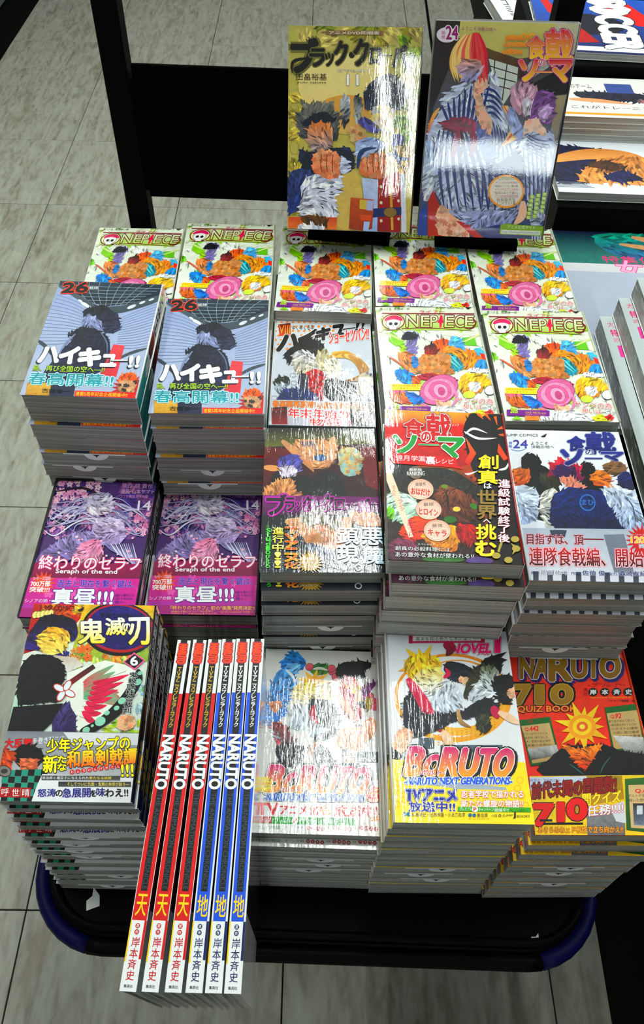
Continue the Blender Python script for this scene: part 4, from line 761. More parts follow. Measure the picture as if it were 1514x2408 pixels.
    P.rect(765, 1650, 1398, 1690, (80, 170, 50), None, 0, 14); P.txt('プレミアム', 780, 1656, 890, 1682, W0); P.ell(915, 1674, 26, 26, W0); P.txt('P', 902, 1658, 928, 1690, (200, 30, 50), b=.05); P.txt('キャンペーン', 945, 1662, 1075, 1690, W0); P.txt('開催中!!', 1085, 1666, 1205, 1698, W0, b=.05); P.txt('詳しくは裏面へ!!', 1215, 1678, 1370, 1700, (30, 90, 30))
    P.ell(305, 1708, 18, 18, (40, 110, 150)); P.ell(340, 1710, 18, 18, (40, 110, 150)); P.txt('岸本斉史・池本幹雄・小太刀右京', 368, 1696, 830, 1736, K0, b=.02, sk=4); P.ell(872, 1724, 16, 16, (40, 110, 150)); P.ell(908, 1726, 16, 16, (40, 110, 150)); P.txt('重信康', 932, 1708, 1025, 1744, K0, b=.03); P.txt('(チーム・バレルロール)', 862, 1750, 1038, 1766, K0); P.txt('小説', 1055, 1718, 1108, 1744, K0); P.ring(1130, 1732, 12, 12, 5, K0); P.txt('JUMP', 1152, 1722, 1240, 1746, K0, b=.05); P.txt('j', 1245, 1700, 1268, 1758, K0, b=.06); P.txt('BOOKS', 1278, 1728, 1388, 1750, K0, b=.05)
    return P
def cover_quiz():
    P = Print(.113, .175, [(155, 130), (1165, 150), (1585, 1830), (400, 1820)], 12)
    P.bg((240, 84, 20), (226, 60, 14), .35)
    P.txt('NARUTO―ナルト―ファンへのS級任務!', 165, 158, 730, 196, (240, 236, 226), b=.03, o=((.12, K0),)); P.txt('710問の難問を全問制覇せよ!!', 735, 162, 1165, 200, (240, 236, 226), b=.03, o=((.12, K0),))
    for k in range(3): P.ring(700+150*k, 330-30*k, 260, 90, 10, (226, 60, 120))
    x = 280
    for ch, w, dy in (('N', 120, 0), ('A', 130, 0), ('R', 190, 20), ('U', 130, 0), ('T', 110, 0), ('O', 170, 0)): P.txt(ch, x, 222, x+w-6, 412+dy, (176, 140, 60), (140, 104, 40), b=.07, o=((.17, (30, 30, 110)), (.11, (226, 214, 206))), sh=(14, 16, (30, 30, 110))); x += w+3
    P.txt('-ナルト-', 865, 455, 1190, 495, (200, 20, 20), b=.05, it=10)
    for ch, x0, x1 in (('7', 232, 360), ('1', 410, 480), ('0', 552, 725)): P.txt(ch, x0, 480, x1, 640, (176, 140, 60), (150, 114, 50), b=.09, o=((.24, K0), (.12, (220, 190, 120))))
    P.txt('QUIZ BOOK', 250, 662, 765, 722, (246, 140, 20), b=.05, o=((.16, K0),))
    for i, c in enumerate('岸本斉史'): P.ell(910+102*i, 542, 42, 36, K0); P.txt(c, 884+102*i, 520, 938+102*i, 566, W0, b=.05)
    P.vtxt('原作', 828, 505, 862, 580, (150, 30, 20)); P.txt('MASASHI KISHIMOTO', 890, 588, 1240, 598, (250, 200, 60)); P.txt('Vジャンプ編集部・編', 1050, 610, 1268, 632, K0, b=.02)
    def scroll(x0, y0, x1, y1, dx, head, lines, lw):
        P.poly([(x0, y0), (x1, y0-30), (x1+dx, y1-30), (x0+dx, y1)], (40, 110, 50), (30, 84, 40), .4); P.poly([(x0+18, y0+52), (x1-6, y0+24), (x1+dx-24, y1-58), (x0+dx+14, y1-26)], (206, 180, 130), (190, 160, 110), .15)
        P.txt('Q.', x0+50, y0+66, x0+92, y0+100, (226, 70, 50), b=.04); P.txt(head, x0+92, y0+56, x0+92+26*len(head), y0+98, (226, 50, 40), b=.05, sk=-4)
        for i, t in enumerate(lines): P.txt(t, x0+34+12*i, y0+112+34*i, x0+34+12*i+lw, y0+136+34*i, K0, b=.02, sk=-8)
    scroll(265, 788, 535, 1200, 100, '442', ['カカシがサバイバル', '演習中に繰り出した、', '木ノ葉隠れ秘伝体術', '奥義の名称は?'], 215)
    P.poly([(335, 1045), (590, 1010), (620, 1100), (370, 1145)], (214, 214, 210), (60, 60, 60), .9); P.txt('秘', 345, 780, 385, 815, (170, 30, 30), b=.04)
    scroll(1010, 680, 1300, 1080, 70, '92', ['第七班が初めて受けた', 'C級任務は次のうちどれ?', '①タズナの護衛', '②迷い猫の捜索', '③サスケの奪還'], 230)
    P.poly([(1080, 930), (1345, 945), (1370, 1110), (1200, 1090)], (214, 214, 210), (100, 100, 100), .9)
    # sunburst leaf and dark mass where the figure is
    P.blob([(480, 1280), (520, 1140), (640, 1040), (760, 1010), (1010, 1020), (1180, 1070), (1420, 1130), (1460, 1285)], (12, 12, 16), (6, 6, 8), .2)
    for k in range(13):
        a = R(27.7*k); r = 250 if k % 2 else 190; P.poly([(815+60*math.cos(a+1.4), 850+60*math.sin(a+1.4)), (815+r*math.cos(a), 850+r*.95*math.sin(a)), (815-60*math.cos(a+1.4), 850-60*math.sin(a+1.4))], (250, 226, 50), (240, 180, 30), .3)
    for r, c in ((120, (246, 170, 50)), (84, (250, 214, 70)), (50, (226, 120, 40)), (24, (250, 226, 120))): P.ell(815, 850, r, r*.9, c, None, .2)
    P.dabs([(640, 1010), (760, 1040), (1000, 1000), (960, 1060), (830, 1250), (700, 1090)], (240, 150, 40), (206, 60, 20), .3, 4)
    P.lock([(700, 1180), (780, 1240), (830, 1280)], 10, (60, 110, 110)); P.lock([(1060, 1120), (1000, 1200), (970, 1280)], 10, (60, 110, 110))
    P.new(.0001)
    P.poly([(350, 1290), (1450, 1285), (1590, 1832), (400, 1822)], (236, 206, 30), (250, 210, 20), .3)
    P.poly([(700, 1290), (1160, 1290), (1180, 1500), (860, 1560), (760, 1640)], (170, 140, 20), (200, 150, 10), .4); P.poly([(850, 1640), (1060, 1590), (1190, 1720), (1190, 1828), (860, 1826)], (150, 150, 150), (110, 110, 114), .7); P.poly([(1050, 1560), (1180, 1520), (1200, 1720), (1110, 1700)], (214, 216, 220))
    P.poly([(352, 1300), (850, 1292), (860, 1330), (720, 1350), (715, 1385), (560, 1395), (560, 1415), (360, 1420)], (206, 214, 226)); P.txt('待望の『NARUTO-ナルト-』公式', 352, 1312, 840, 1344, (20, 60, 150), b=.04); P.txt('クイズブック登場!!', 368, 1352, 690, 1388, (20, 60, 150), b=.04)
    P.txt('前代未聞の問題数!', 372, 1350, 1110, 1500, (150, 10, 10), b=.05, o=((.11, K0),), sk=-60); P.txt('問クイズ', 815, 1450, 1150, 1560, (250, 226, 30), b=.05, o=((.1, (150, 110, 10)),), sk=-30); P.txt('任務!!!!', 855, 1560, 1170, 1655, W0, b=.05, o=((.12, (200, 20, 60)),), sk=-30)
    for ch, x0, y0, x1, y1 in (('7', 395, 1550, 555, 1730), ('1', 595, 1530, 655, 1700), ('0', 690, 1505, 845, 1680)): P.txt(ch, x0, y0, x1, y1, (226, 20, 20), b=.1, o=((.15, K0),))
    P.rect(440, 1680, 550, 1700, K0); P.rect(470, 1710, 820, 1730, K0); P.txt('あきらめねェド根性で立ち向かえ!!', 425, 1745, 1170, 1805, (240, 170, 20), b=.05, o=((.13, (110, 20, 10)),))
    P.poly([(1185, 1320), (1480, 1300), (1600, 1830), (1200, 1780)], (60, 110, 50), (40, 90, 40), .3); P.poly([(1215, 1375), (1490, 1370), (1560, 1780), (1240, 1760)], (214, 186, 140), None, .1); P.txt('Q.624', 1275, 1410, 1440, 1450, (226, 50, 40), b=.04); P.txt('ボルトが落書きで', 1215, 1455, 1450, 1485, K0); P.txt('描いた顔岩は?', 1220, 1495, 1420, 1525, K0); P.poly([(1255, 1540), (1480, 1540), (1510, 1750), (1265, 1735)], (60, 50, 50), (120, 130, 150), .9); P.rect(1290, 1560, 1340, 1640, (214, 220, 226), None, .5); P.rect(1380, 1640, 1470, 1720, (200, 110, 40), None, .7)
    return P
def cover_duo():
    P = Print(.113, .175, [(75, 765), (768, 785), (797, 1522), (33, 1512)], 13)
    P.bg((214, 218, 222), (206, 214, 228), .03)
    for i in range(17):
        for j in range(7):
            x = 80+42*i+(21 if j % 2 else 0); y = 778+32*j
            if x < 200 or (j < 4 and x < 640-60*j) : P.ell(x, y, 10, 8, (246, 150, 40), None, 0, 0, 8)
    P.poly([(98, 795), (188, 785), (192, 870), (108, 878)], (20, 12, 10), (236, 90, 20)); P.txt('VIII', 104, 800, 186, 862, (240, 110, 20), (250, 180, 60), b=.04, o=((.12, K0),)); P.txt('ゆく年くる年', 200, 800, 362, 838, K0, b=.02)
    for c, q in (('ハ', (90, 880, 240, 985)), ('イ', (240, 850, 360, 950)), ('キ', (365, 830, 470, 915)), ('ュ', (470, 810, 570, 890)), ('ー', (560, 820, 660, 850)), ('!!', (655, 780, 715, 850))): P.txt(c, *q, (14, 14, 16), b=.1, o=((.15, W0),), it=20, sk=-14)
    P.txt('ショーセツバン!!', 470, 850, 755, 940, (236, 70, 30), b=.05, o=((.12, W0),), sk=-30)
    P.blob([(150, 1000), (210, 960), (300, 900), (400, 920), (430, 960), (400, 1040), (330, 1090), (230, 1060), (170, 1070)], (12, 14, 20), (20, 24, 34), .3); P.blob([(210, 1080), (220, 1000), (330, 990), (370, 1060), (330, 1130), (240, 1150)], (206, 206, 214), (190, 180, 150), .15, 3)
    P.blob([(300, 1150), (400, 1120), (440, 1200), (430, 1330), (320, 1330), (290, 1230)], (176, 16, 40), (150, 10, 30), .3, 3); P.blob([(250, 1160), (300, 1150), (320, 1260), (340, 1360), (260, 1240)], (40, 44, 60), None, .4)
    P.blob([(380, 1020), (450, 980), (470, 1060), (430, 1130), (390, 1110)], (190, 180, 140), None, .4)
    for k in range(16): a = k/15; P.lock([(470+150*a, 1020+P.rnd.uniform(-14, 14)), (600+80*a, 1010+60*a), (740-40*a, 1120+60*a), (660-90*a, 1180+20*a)], 40, P.rnd.choice([(236, 190, 70), (206, 150, 40), (246, 214, 120)]), (150, 104, 40), .4)
    P.blob([(440, 1060), (520, 1040), (560, 1120), (520, 1200), (450, 1160)], (240, 236, 214), None, .2)
    P.blob([(450, 1190), (560, 1200), (700, 1260), (720, 1400), (560, 1380), (440, 1290)], (16, 16, 22), (40, 40, 60), .7); P.blob([(680, 1170), (770, 1150), (785, 1330), (700, 1340)], (216, 206, 180), (34, 50, 110), .7); 
    for k in range(5): P.lock([(470+40*k, 1210), (560+40*k, 1290), (680+15*k, 1330)], 7, (206, 206, 200))
    P.blob([(70, 1210), (110, 1172), (175, 1180), (175, 1240), (100, 1250)], (40, 56, 40), (20, 30, 24), .5); P.blob([(80, 1230), (160, 1220), (165, 1270), (110, 1300)], (176, 190, 200), None, .1, 3); P.blob([(120, 1290), (180, 1250), (330, 1270), (380, 1350), (110, 1360)], (30, 44, 100), (24, 34, 90), .4, 3)
    for x, y in ((215, 1215), (75, 1320), (210, 1160)): P.ring(x, y, 24, 16, 3, (150, 150, 150), 14)
    P.new(.0002)
    P.poly([(42, 1335), (790, 1350), (797, 1522), (33, 1512)], (200, 200, 206), (190, 190, 200), .1); P.poly([(600, 1350), (790, 1355), (797, 1522), (620, 1518)], (90, 60, 40), (30, 24, 26), .6)
    P.txt('春高開幕直前!', 62, 1342, 370, 1388, (236, 140, 30), b=.05, o=((.12, (110, 40, 10)),), sk=4); P.txt('小説で明かされる', 385, 1352, 695, 1398, (236, 140, 30), b=.05, o=((.12, (110, 40, 10)),), sk=4)
    P.txt('年末年始の', 175, 1395, 605, 1462, (226, 30, 30), b=.05, o=((.12, W0),), sk=10); P.txt('物語!!', 330, 1465, 620, 1515, (226, 30, 30), b=.05, o=((.12, W0),), sk=4)
    P.poly([(52, 1392), (165, 1385), (172, 1508), (58, 1508)], (20, 20, 20), (150, 30, 30), .6); P.txt('ショーセツバン', 58, 1398, 150, 1415, (226, 60, 50)); P.txt('古舘春一', 645, 1412, 775, 1435, W0, b=.03, o=((.1, K0),)); P.txt('星希代子', 650, 1440, 780, 1465, W0, b=.03, o=((.1, K0),))
    return P
def cover_fists():
    P = Print(.148, .2114, [(75, 150), (1425, 165), (1280, 2225), (60, 2195)], 14)
    P.bg((176, 170, 100), (200, 186, 110), .35)
    P.spat(80, 160, 1420, 300, 24, 40, 120, [(150, 140, 60), (120, 130, 50), (190, 176, 110)]); P.spat(70, 500, 250, 2100, 20, 30, 80, [(214, 190, 100), (170, 160, 80)]); P.spat(1200, 300, 1380, 1300, 18, 40, 90, [(120, 150, 50), (150, 170, 80)])
    P.ell(640, 760, 470, 330, (222, 208, 150), (226, 206, 140), .15, 0, 30); P.ell(660, 1050, 330, 200, (214, 160, 90), (206, 176, 110), .3); P.ell(650, 1900, 160, 330, (206, 180, 110), None, .3)
    for k in range(6): P.ring(130, 1000+190*k, 50, 80, 5, (150, 136, 70), 6)
    P.rect(460, 200, 1000, 245, (130, 100, 70)); P.ell(462, 222, 24, 22, (130, 100, 70)); P.ell(1000, 222, 24, 22, (130, 100, 70)); P.txt('アニメDVD同梱版', 480, 206, 980, 240, (226, 226, 210), b=.02)
    for ch, q in (('ブ', (110, 290, 360, 620)), ('ラ', (290, 390, 440, 560)), ('ッ', (440, 430, 525, 560)), ('ク', (535, 310, 660, 545)), ('・', (680, 420, 730, 475)), ('ク', (730, 290, 870, 550)), ('ロ', (890, 380, 990, 530)), ('ー', (1000, 430, 1110, 470)), ('バ', (1120, 350, 1250, 560)), ('ー', (1240, 430, 1340, 475))): P.txt(ch, *q, (12, 12, 10), b=.06, o=((.13, (110, 106, 60)),))
    P.lock([(250, 480), (120, 520), (110, 640)], 34, (12, 12, 10)); P.lock([(1200, 500), (1290, 560), (1300, 660)], 34, (12, 12, 10)); P.txt('BLACK CLOVER', 890, 345, 1150, 362, (90, 80, 50))
    P.txt('何でも無い', 555, 590, 880, 622, (236, 236, 220), b=.02, o=((.1, (130, 110, 60)),)); P.txt('11', 655, 645, 770, 752, W0, b=.03, o=((.08, (130, 110, 60)),)); P.txt('田畠裕基', 150, 635, 455, 705, K0, b=.02); P.txt('yuki tabata', 155, 716, 450, 742, (60, 50, 30))
    # paired colour masses
    P.blob([(600, 890), (650, 860), (690, 900), (690, 1000), (660, 1130), (610, 1130)], (206, 210, 214), (40, 40, 50), .3); P.blob([(730, 890), (770, 860), (805, 900), (800, 1000), (780, 1080), (740, 1130)], (30, 34, 36), (200, 206, 206), .3)
    P.blob([(150, 1050), (220, 1000), (200, 920), (290, 950), (360, 920), (430, 940), (520, 930), (520, 1010), (590, 1050), (560, 1170), (540, 1300), (220, 1280), (170, 1180)], (120, 120, 110), (60, 64, 70), .9, 4); P.blob([(210, 1120), (300, 1060), (440, 1030), (540, 1120), (440, 1130), (260, 1170)], (16, 24, 44), None, .3)
    P.blob([(250, 1230), (320, 1150), (440, 1130), (510, 1220), (500, 1360), (400, 1450), (300, 1400)], (214, 130, 70), (150, 150, 160), .2, 4)
    P.blob([(180, 1400), (320, 1420), (600, 1370), (700, 1420), (720, 1560), (640, 1640), (260, 1660), (200, 1520)], (30, 40, 66), (20, 30, 44), .6, 4); P.blob([(70, 1680), (200, 1600), (300, 1660), (240, 1900), (110, 2060), (65, 2040)], (50, 64, 110), (40, 60, 130), .6, 4)
    P.blob([(220, 1720), (330, 1660), (560, 1640), (600, 1760), (540, 1900), (540, 2080), (200, 2080), (190, 1900)], (200, 206, 226), (214, 218, 230), .4, 5); P.blob([(590, 1470), (660, 1520), (690, 1600), (600, 1640)], (200, 206, 230), None, .4, 3)
    for x in (330, 790):  # rounded knuckle-like lobes
        P.blob([(x, 1480), (x+60, 1400), (x+150, 1410), (x+240, 1450), (x+255, 1600), (x+200, 1690), (x+60, 1670), (x-10, 1600)], (236, 170, 130), (206, 120, 84), .3, 5)
        for k in range(3): P.lock([(x+70+58*k, 1450), (x+62+58*k, 1540), (x+74+54*k, 1630)], (7, 7), (110, 56, 36), None, 0)
    P.rect(70, 2080, 550, 2200, (206, 90, 50), (226, 130, 80), .5); P.blob([(200, 2075), (430, 2080), (440, 2190), (260, 2180)], (110, 74, 30), (60, 40, 20), .7, 4); P.blob([(170, 2170), (300, 2150), (440, 2200), (170, 2215)], (214, 220, 232), None, .3)
    P.blob([(820, 900), (870, 760), (960, 680), (1090, 640), (1200, 720), (1260, 860), (1180, 980), (1080, 1020), (960, 960), (860, 1000)], (26, 34, 50), (50, 60, 80), .9, 4); P.blob([(910, 990), (1020, 960), (1130, 1020), (1110, 1150), (1030, 1230), (930, 1130)], (214, 200, 140), (206, 206, 216), .15, 3)
    P.blob([(650, 1180), (720, 1160), (820, 1200), (860, 1290), (730, 1340), (690, 1280)], (206, 180, 130), (170, 140, 90), .6, 4); P.blob([(760, 1110), (850, 1090), (940, 1150), (970, 1240), (860, 1200)], (84, 84, 150), None, .6, 3); P.blob([(1090, 1260), (1200, 1240), (1210, 1330), (1110, 1350)], (84, 84, 150), None, .6, 3)
    P.blob([(740, 1340), (850, 1280), (1000, 1320), (1030, 1400), (800, 1480), (760, 1560)], (150, 170, 214), (196, 206, 226), .5, 4); P.lock([(760, 1590), (800, 1420), (960, 1380)], 44, (40, 70, 110)); P.blob([(1090, 1420), (1250, 1370), (1330, 1420), (1310, 1600), (1200, 1670), (1100, 1520)], (176, 150, 90), (200, 170, 110), .6, 4); P.lock([(1060, 1430), (1180, 1490), (1300, 1480)], 44, (30, 70, 130)); P.lock([(1120, 1380), (1160, 1500), (1200, 1590)], 34, (30, 70, 130))
    P.poly([(800, 1680), (960, 1700), (950, 2230), (830, 2220), (820, 1900)], (190, 200, 226), (150, 180, 220), .4); P.poly([(965, 1700), (1170, 1610), (1190, 1900), (1180, 2225), (950, 2230)], (160, 20, 30), (140, 10, 20), .4); P.lock([(1100, 1640), (1090, 1850), (1100, 2200)], (24, 24), (196, 160, 80)); P.poly([(1180, 1640), (1230, 1640), (1240, 2225), (1190, 2225)], (206, 210, 220), None, .3)
    for y in (1770, 1930, 2110): P.ell(990, y, 14, 16, (214, 206, 190)); P.ell(1162, y-20, 12, 15, (214, 206, 190))
    P.poly([(900, 1990), (1190, 1970), (1190, 2050), (900, 2080)], (30, 44, 100), None, .3); P.ell(1080, 2025, 66, 48, (130, 104, 60), None, .6, 0, 12, 4)
    P.poly([(690, 1880), (920, 1900), (900, 2190), (820, 2230), (670, 2190)], (190, 90, 30), (150, 60, 24), .5); P.poly([(780, 1900), (850, 1905), (840, 2000), (775, 1990)], (200, 176, 90)); P.poly([(850, 1905), (918, 1910), (905, 2010), (842, 2005)], (170, 176, 210)); P.poly([(780, 2050), (900, 2055), (890, 2110), (790, 2110)], (206, 90, 30)); P.poly([(820, 2120), (880, 2120), (860, 2215), (810, 2210)], (170, 190, 226))
    return P
def cover_robes():
    P = Print(.148, .2213, [(225, 95), (1400, 115), (1085, 1880), (65, 1840)], 15)
    P.bg((90, 80, 60), (70, 90, 140), .3)
    P.poly([(420, 98), (1400, 115), (1350, 330), (900, 400), (640, 320), (400, 230)], (206, 200, 130), (190, 186, 120), .15); P.poly([(225, 95), (420, 98), (400, 300), (200, 800), (150, 1100), (180, 500)], (50, 40, 40), (20, 18, 26), .3)
    P.poly([(1210, 112), (1400, 115), (1360, 360), (1240, 400), (1000, 560), (950, 480)], (206, 200, 170), (190, 190, 190), .1); P.poly([(630, 310), (900, 420), (960, 560), (870, 560), (640, 390)], (110, 84, 50), (60, 44, 30), .3)
    P.poly([(650, 400), (890, 470), (880, 600), (760, 790), (740, 760)], (206, 214, 206)); 
    for a, b in (((700, 410), (690, 540)), ((800, 440), (760, 740)), ((660, 460), (890, 530)), ((680, 540), (870, 590)), ((720, 620), (840, 650))): P.lock([a, b], (9, 9), (50, 40, 30), None, 0, 2)
    P.poly([(1010, 600), (1360, 420), (1290, 680), (1050, 720)], (24, 20, 30), (14, 12, 20), .2); P.poly([(1200, 700), (1290, 690), (1180, 1180), (1150, 1050)], (170, 160, 130), (120, 110, 100), .2)
    # striped cloth
    P.blob([(270, 800), (280, 700), (420, 610), (560, 590), (640, 540), (700, 510), (740, 640), (760, 800), (900, 960), (940, 1060), (740, 1240), (600, 1300), (880, 1480), (880, 1640), (560, 1700), (360, 1700), (220, 1500), (150, 1330), (160, 1000)], (196, 204, 226), (180, 190, 220), .2, 5)
    NB = (34, 54, 120)
    for k in range(9): P.lock([(270+48*k, 790-34*k if k < 5 else 620), (300+36*k, 860), (330+28*k, 950)], 24, NB, None, .2)
    for k in range(10): P.lock([(250+34*k, 980), (190+58*k, 1300), (230+60*k, 1640+8*k)], 30, NB, None, .2)
    for k in range(5): P.lock([(600+10*k, 640+50*k), (690, 660+46*k), (760, 740+44*k)], 22, NB, None, .2)
    for k in range(6): P.lock([(660+26*k, 900+20*k), (680+26*k, 1060), (640+44*k, 1230)], 18, NB, None, .2)
    for k in range(6): P.lock([(600+52*k, 1310), (600+56*k, 1460), (590+56*k, 1650)], 20, NB, None, .2)
    P.blob([(120, 1130), (170, 1050), (210, 1300), (200, 1480), (130, 1560), (100, 1400)], (150, 170, 214), (214, 222, 236), .7)
    P.blob([(530, 640), (580, 560), (640, 560), (620, 660), (580, 700), (660, 900), (665, 1030), (600, 990), (540, 800)], (240, 206, 180), (230, 180, 150), .1, 3)
    P.blob([(540, 900), (620, 1000), (680, 1060), (700, 1200), (660, 1250), (580, 1150)], (84, 96, 160), (110, 124, 180), .4, 3)
    P.blob([(270, 960), (330, 890), (450, 880), (540, 920), (540, 980), (400, 990)], (130, 20, 70), (150, 30, 80), .3, 3); P.lock([(420, 950), (380, 1080), (350, 1240)], 60, (150, 26, 84), (110, 14, 60), .3); P.lock([(500, 960), (530, 1080), (490, 1200)], 56, (140, 24, 80), None, .3); P.lock([(420, 980), (440, 1100), (400, 1260)], 30, (60, 10, 40))
    for k in range(30):
        a = k/29; P.lock([(460+110*a, 200+10*math.sin(6*a)), (370+250*a, 330), (355+270*a+P.rnd.uniform(-15, 15), 460), (380+260*a, 560+50*P.rnd.random())], 30, P.rnd.choice([(240, 214, 150), (236, 190, 120), (226, 110, 100)] if a < .6 else [(206, 50, 70), (220, 90, 90)]), None, .15)
    P.blob([(410, 440), (500, 400), (600, 450), (560, 560), (470, 590), (410, 520)], (206, 150, 130), (150, 160, 210), .2)
    for k in range(5): P.lock([(760+10*k, 780), (840+16*k, 940), (800+20*k, 1040), (740, 1120)], 18, P.rnd.choice([(240, 206, 140), (226, 110, 90)]), None, .2)
    for k in range(3): P.lock([(250-10*k, 800+20*k), (200, 860+10*k), (150, 980+20*k)], 20, (236, 190, 120), (220, 100, 60))
    P.blob([(830, 660), (880, 590), (970, 580), (1040, 640), (1030, 760), (960, 840), (900, 850), (840, 760)], (206, 170, 190), (196, 150, 170), .6, 3); P.blob([(920, 720), (1000, 740), (1010, 830), (930, 860)], (214, 206, 222), None, .05)
    P.blob([(1000, 860), (1030, 700), (1110, 655), (1190, 700), (1190, 820), (1150, 930), (1050, 920)], (140, 90, 160), (120, 70, 140), .5, 3); P.blob([(1060, 790), (1160, 780), (1150, 880), (1080, 910)], (190, 160, 206), None, .05)
    P.blob([(940, 910), (1030, 890), (1110, 960), (1150, 1130), (1040, 1120), (930, 1030)], (240, 210, 190), (236, 200, 180), .1, 3)
    P.blob([(810, 790), (880, 850), (930, 1000), (900, 1080), (830, 960)], (150, 164, 210), None, .3, 3); P.blob([(900, 1100), (980, 990), (1110, 1030), (1170, 960), (1180, 1150), (1130, 1400), (1100, 1700), (1000, 1760), (950, 1500), (930, 1250)], (186, 196, 224), (170, 182, 216), .3, 4)
    for k in range(6): P.lock([(930+36*k, 1120+10*k), (950+34*k, 1400), (960+26*k, 1720)], 15, NB, None, .2); P.lock([(960, 1010+26*k), (1050, 1060+24*k), (1150, 1070+30*k)], 12, NB, None, .2)
    P.poly([(150, 1560), (195, 1470), (250, 1600), (300, 1860), (150, 1845)], (170, 30, 30), (200, 70, 50), .2)
    P.blob([(240, 1600), (300, 1610), (400, 1720), (500, 1860), (280, 1865), (225, 1720)], (240, 190, 160), (244, 206, 180), .05); P.poly([(380, 1720), (480, 1740), (600, 1870), (520, 1872)], (200, 60, 60), None, .2)
    P.blob([(330, 1630), (600, 1640), (880, 1640), (840, 1730), (700, 1790), (560, 1790), (420, 1720)], (170, 180, 220), (150, 160, 210), .2, 3); P.poly([(560, 1790), (740, 1750), (740, 1875), (620, 1874)], (50, 60, 130), None, .2); P.poly([(70, 1650), (150, 1580), (140, 1845), (66, 1842)], (50, 80, 160), None, .3)
    P.lock([(930, 1560), (920, 1680), (850, 1760)], 70, (240, 200, 176), None, .1); P.rect(1000, 1830, 1090, 1882, (196, 204, 226)); 
    for k in range(4): P.rect(1010+24*k, 1830, 1020+24*k, 1880, NB)
    P.ell(310, 210, 82, 62, (230, 220, 230)); P.txt('24', 305, 140, 400, 245, (150, 20, 110), b=.05, o=((.14, W0),)); P.vtxt('第巻', 265, 175, 300, 245, (180, 60, 120)); P.txt('ようこそ決戦の地へ', 430, 138, 715, 172, (150, 20, 130), b=.03, sk=10)
    for i, (t, y, xe) in enumerate((('animeDVD', 195, 1020), ('Limited', 250, 955), ('edition', 312, 920))): P.txt(t, 785-12*i, y, xe, y+50, (246, 190, 30), (236, 130, 20), b=.03, it=8, o=((.08, (236, 150, 40)),))
    RP = (206, 40, 80)
    for ch, q in (('食', (965, 220, 1110, 395)), ('戟', (1115, 165, 1330, 450)), ('ソ', (900, 410, 1050, 575)), ('ー', (1030, 480, 1170, 530)), ('マ', (1150, 410, 1330, 580))): P.txt(ch, *q, RP, (246, 206, 60), b=.06, o=((.13, (150, 40, 110)), (.09, (240, 170, 190))))
    P.txt('の', 1055, 400, 1110, 455, (220, 60, 100), b=.03, o=((.1, W0),))
    P.ell(790, 1480, 148, 138, (240, 170, 40), None, 0, 0, 30); P.ell(790, 1480, 132, 122, (232, 226, 214), None, 0, 0, 30); P.txt('Contents', 725, 1350, 855, 1385, (120, 150, 60), b=.03)
    for i, (t, c) in enumerate((('アニメDVD同梱版', (170, 60, 130)), ('『食戟のソーマ』第24巻', K0), ('オリジナルアニメDVD', (170, 60, 130)), ('「秋月のめぐり逢い」', K0), ('アニメDVD同梱版特典', (170, 60, 130)), ('佐伯俊先生', K0), ('ミニイラスト集', K0))): P.txt(t, 692+(8 if i in (0, 2, 4) else 0)+(20 if i > 4 else 0), 1400+29*i-(2*i), 888-(20 if i > 4 else 0), 1418+29*i, c, b=.02)
    for k, st in enumerate(('作画佐伯俊', '原作附田祐斗', '協力森崎友紀')):
        for i, ch in enumerate(st): P.rect(1090-52*k-6*i, 1490+34*i+10*k, 1124-52*k-6*i, 1520+34*i+10*k, (176, 206, 90)); P.txt(ch, 1096-52*k-6*i, 1494+34*i+10*k, 1118-52*k-6*i, 1516+34*i+10*k, (246, 250, 226))
    P.poly([(745, 1760), (780, 1745), (1115, 1770), (1105, 1850), (735, 1830)], (140, 180, 50)); P.poly([(752, 1795), (1075, 1808), (1068, 1840), (748, 1826)], (232, 240, 230)); P.txt('アニメ公式サイト', 800, 1758, 1030, 1786, (236, 246, 214), b=.02, sk=8); P.txt('http://shokugekinosoma.com/', 758, 1798, 1068, 1830, (14, 110, 70), b=.03, sk=10)
    return P

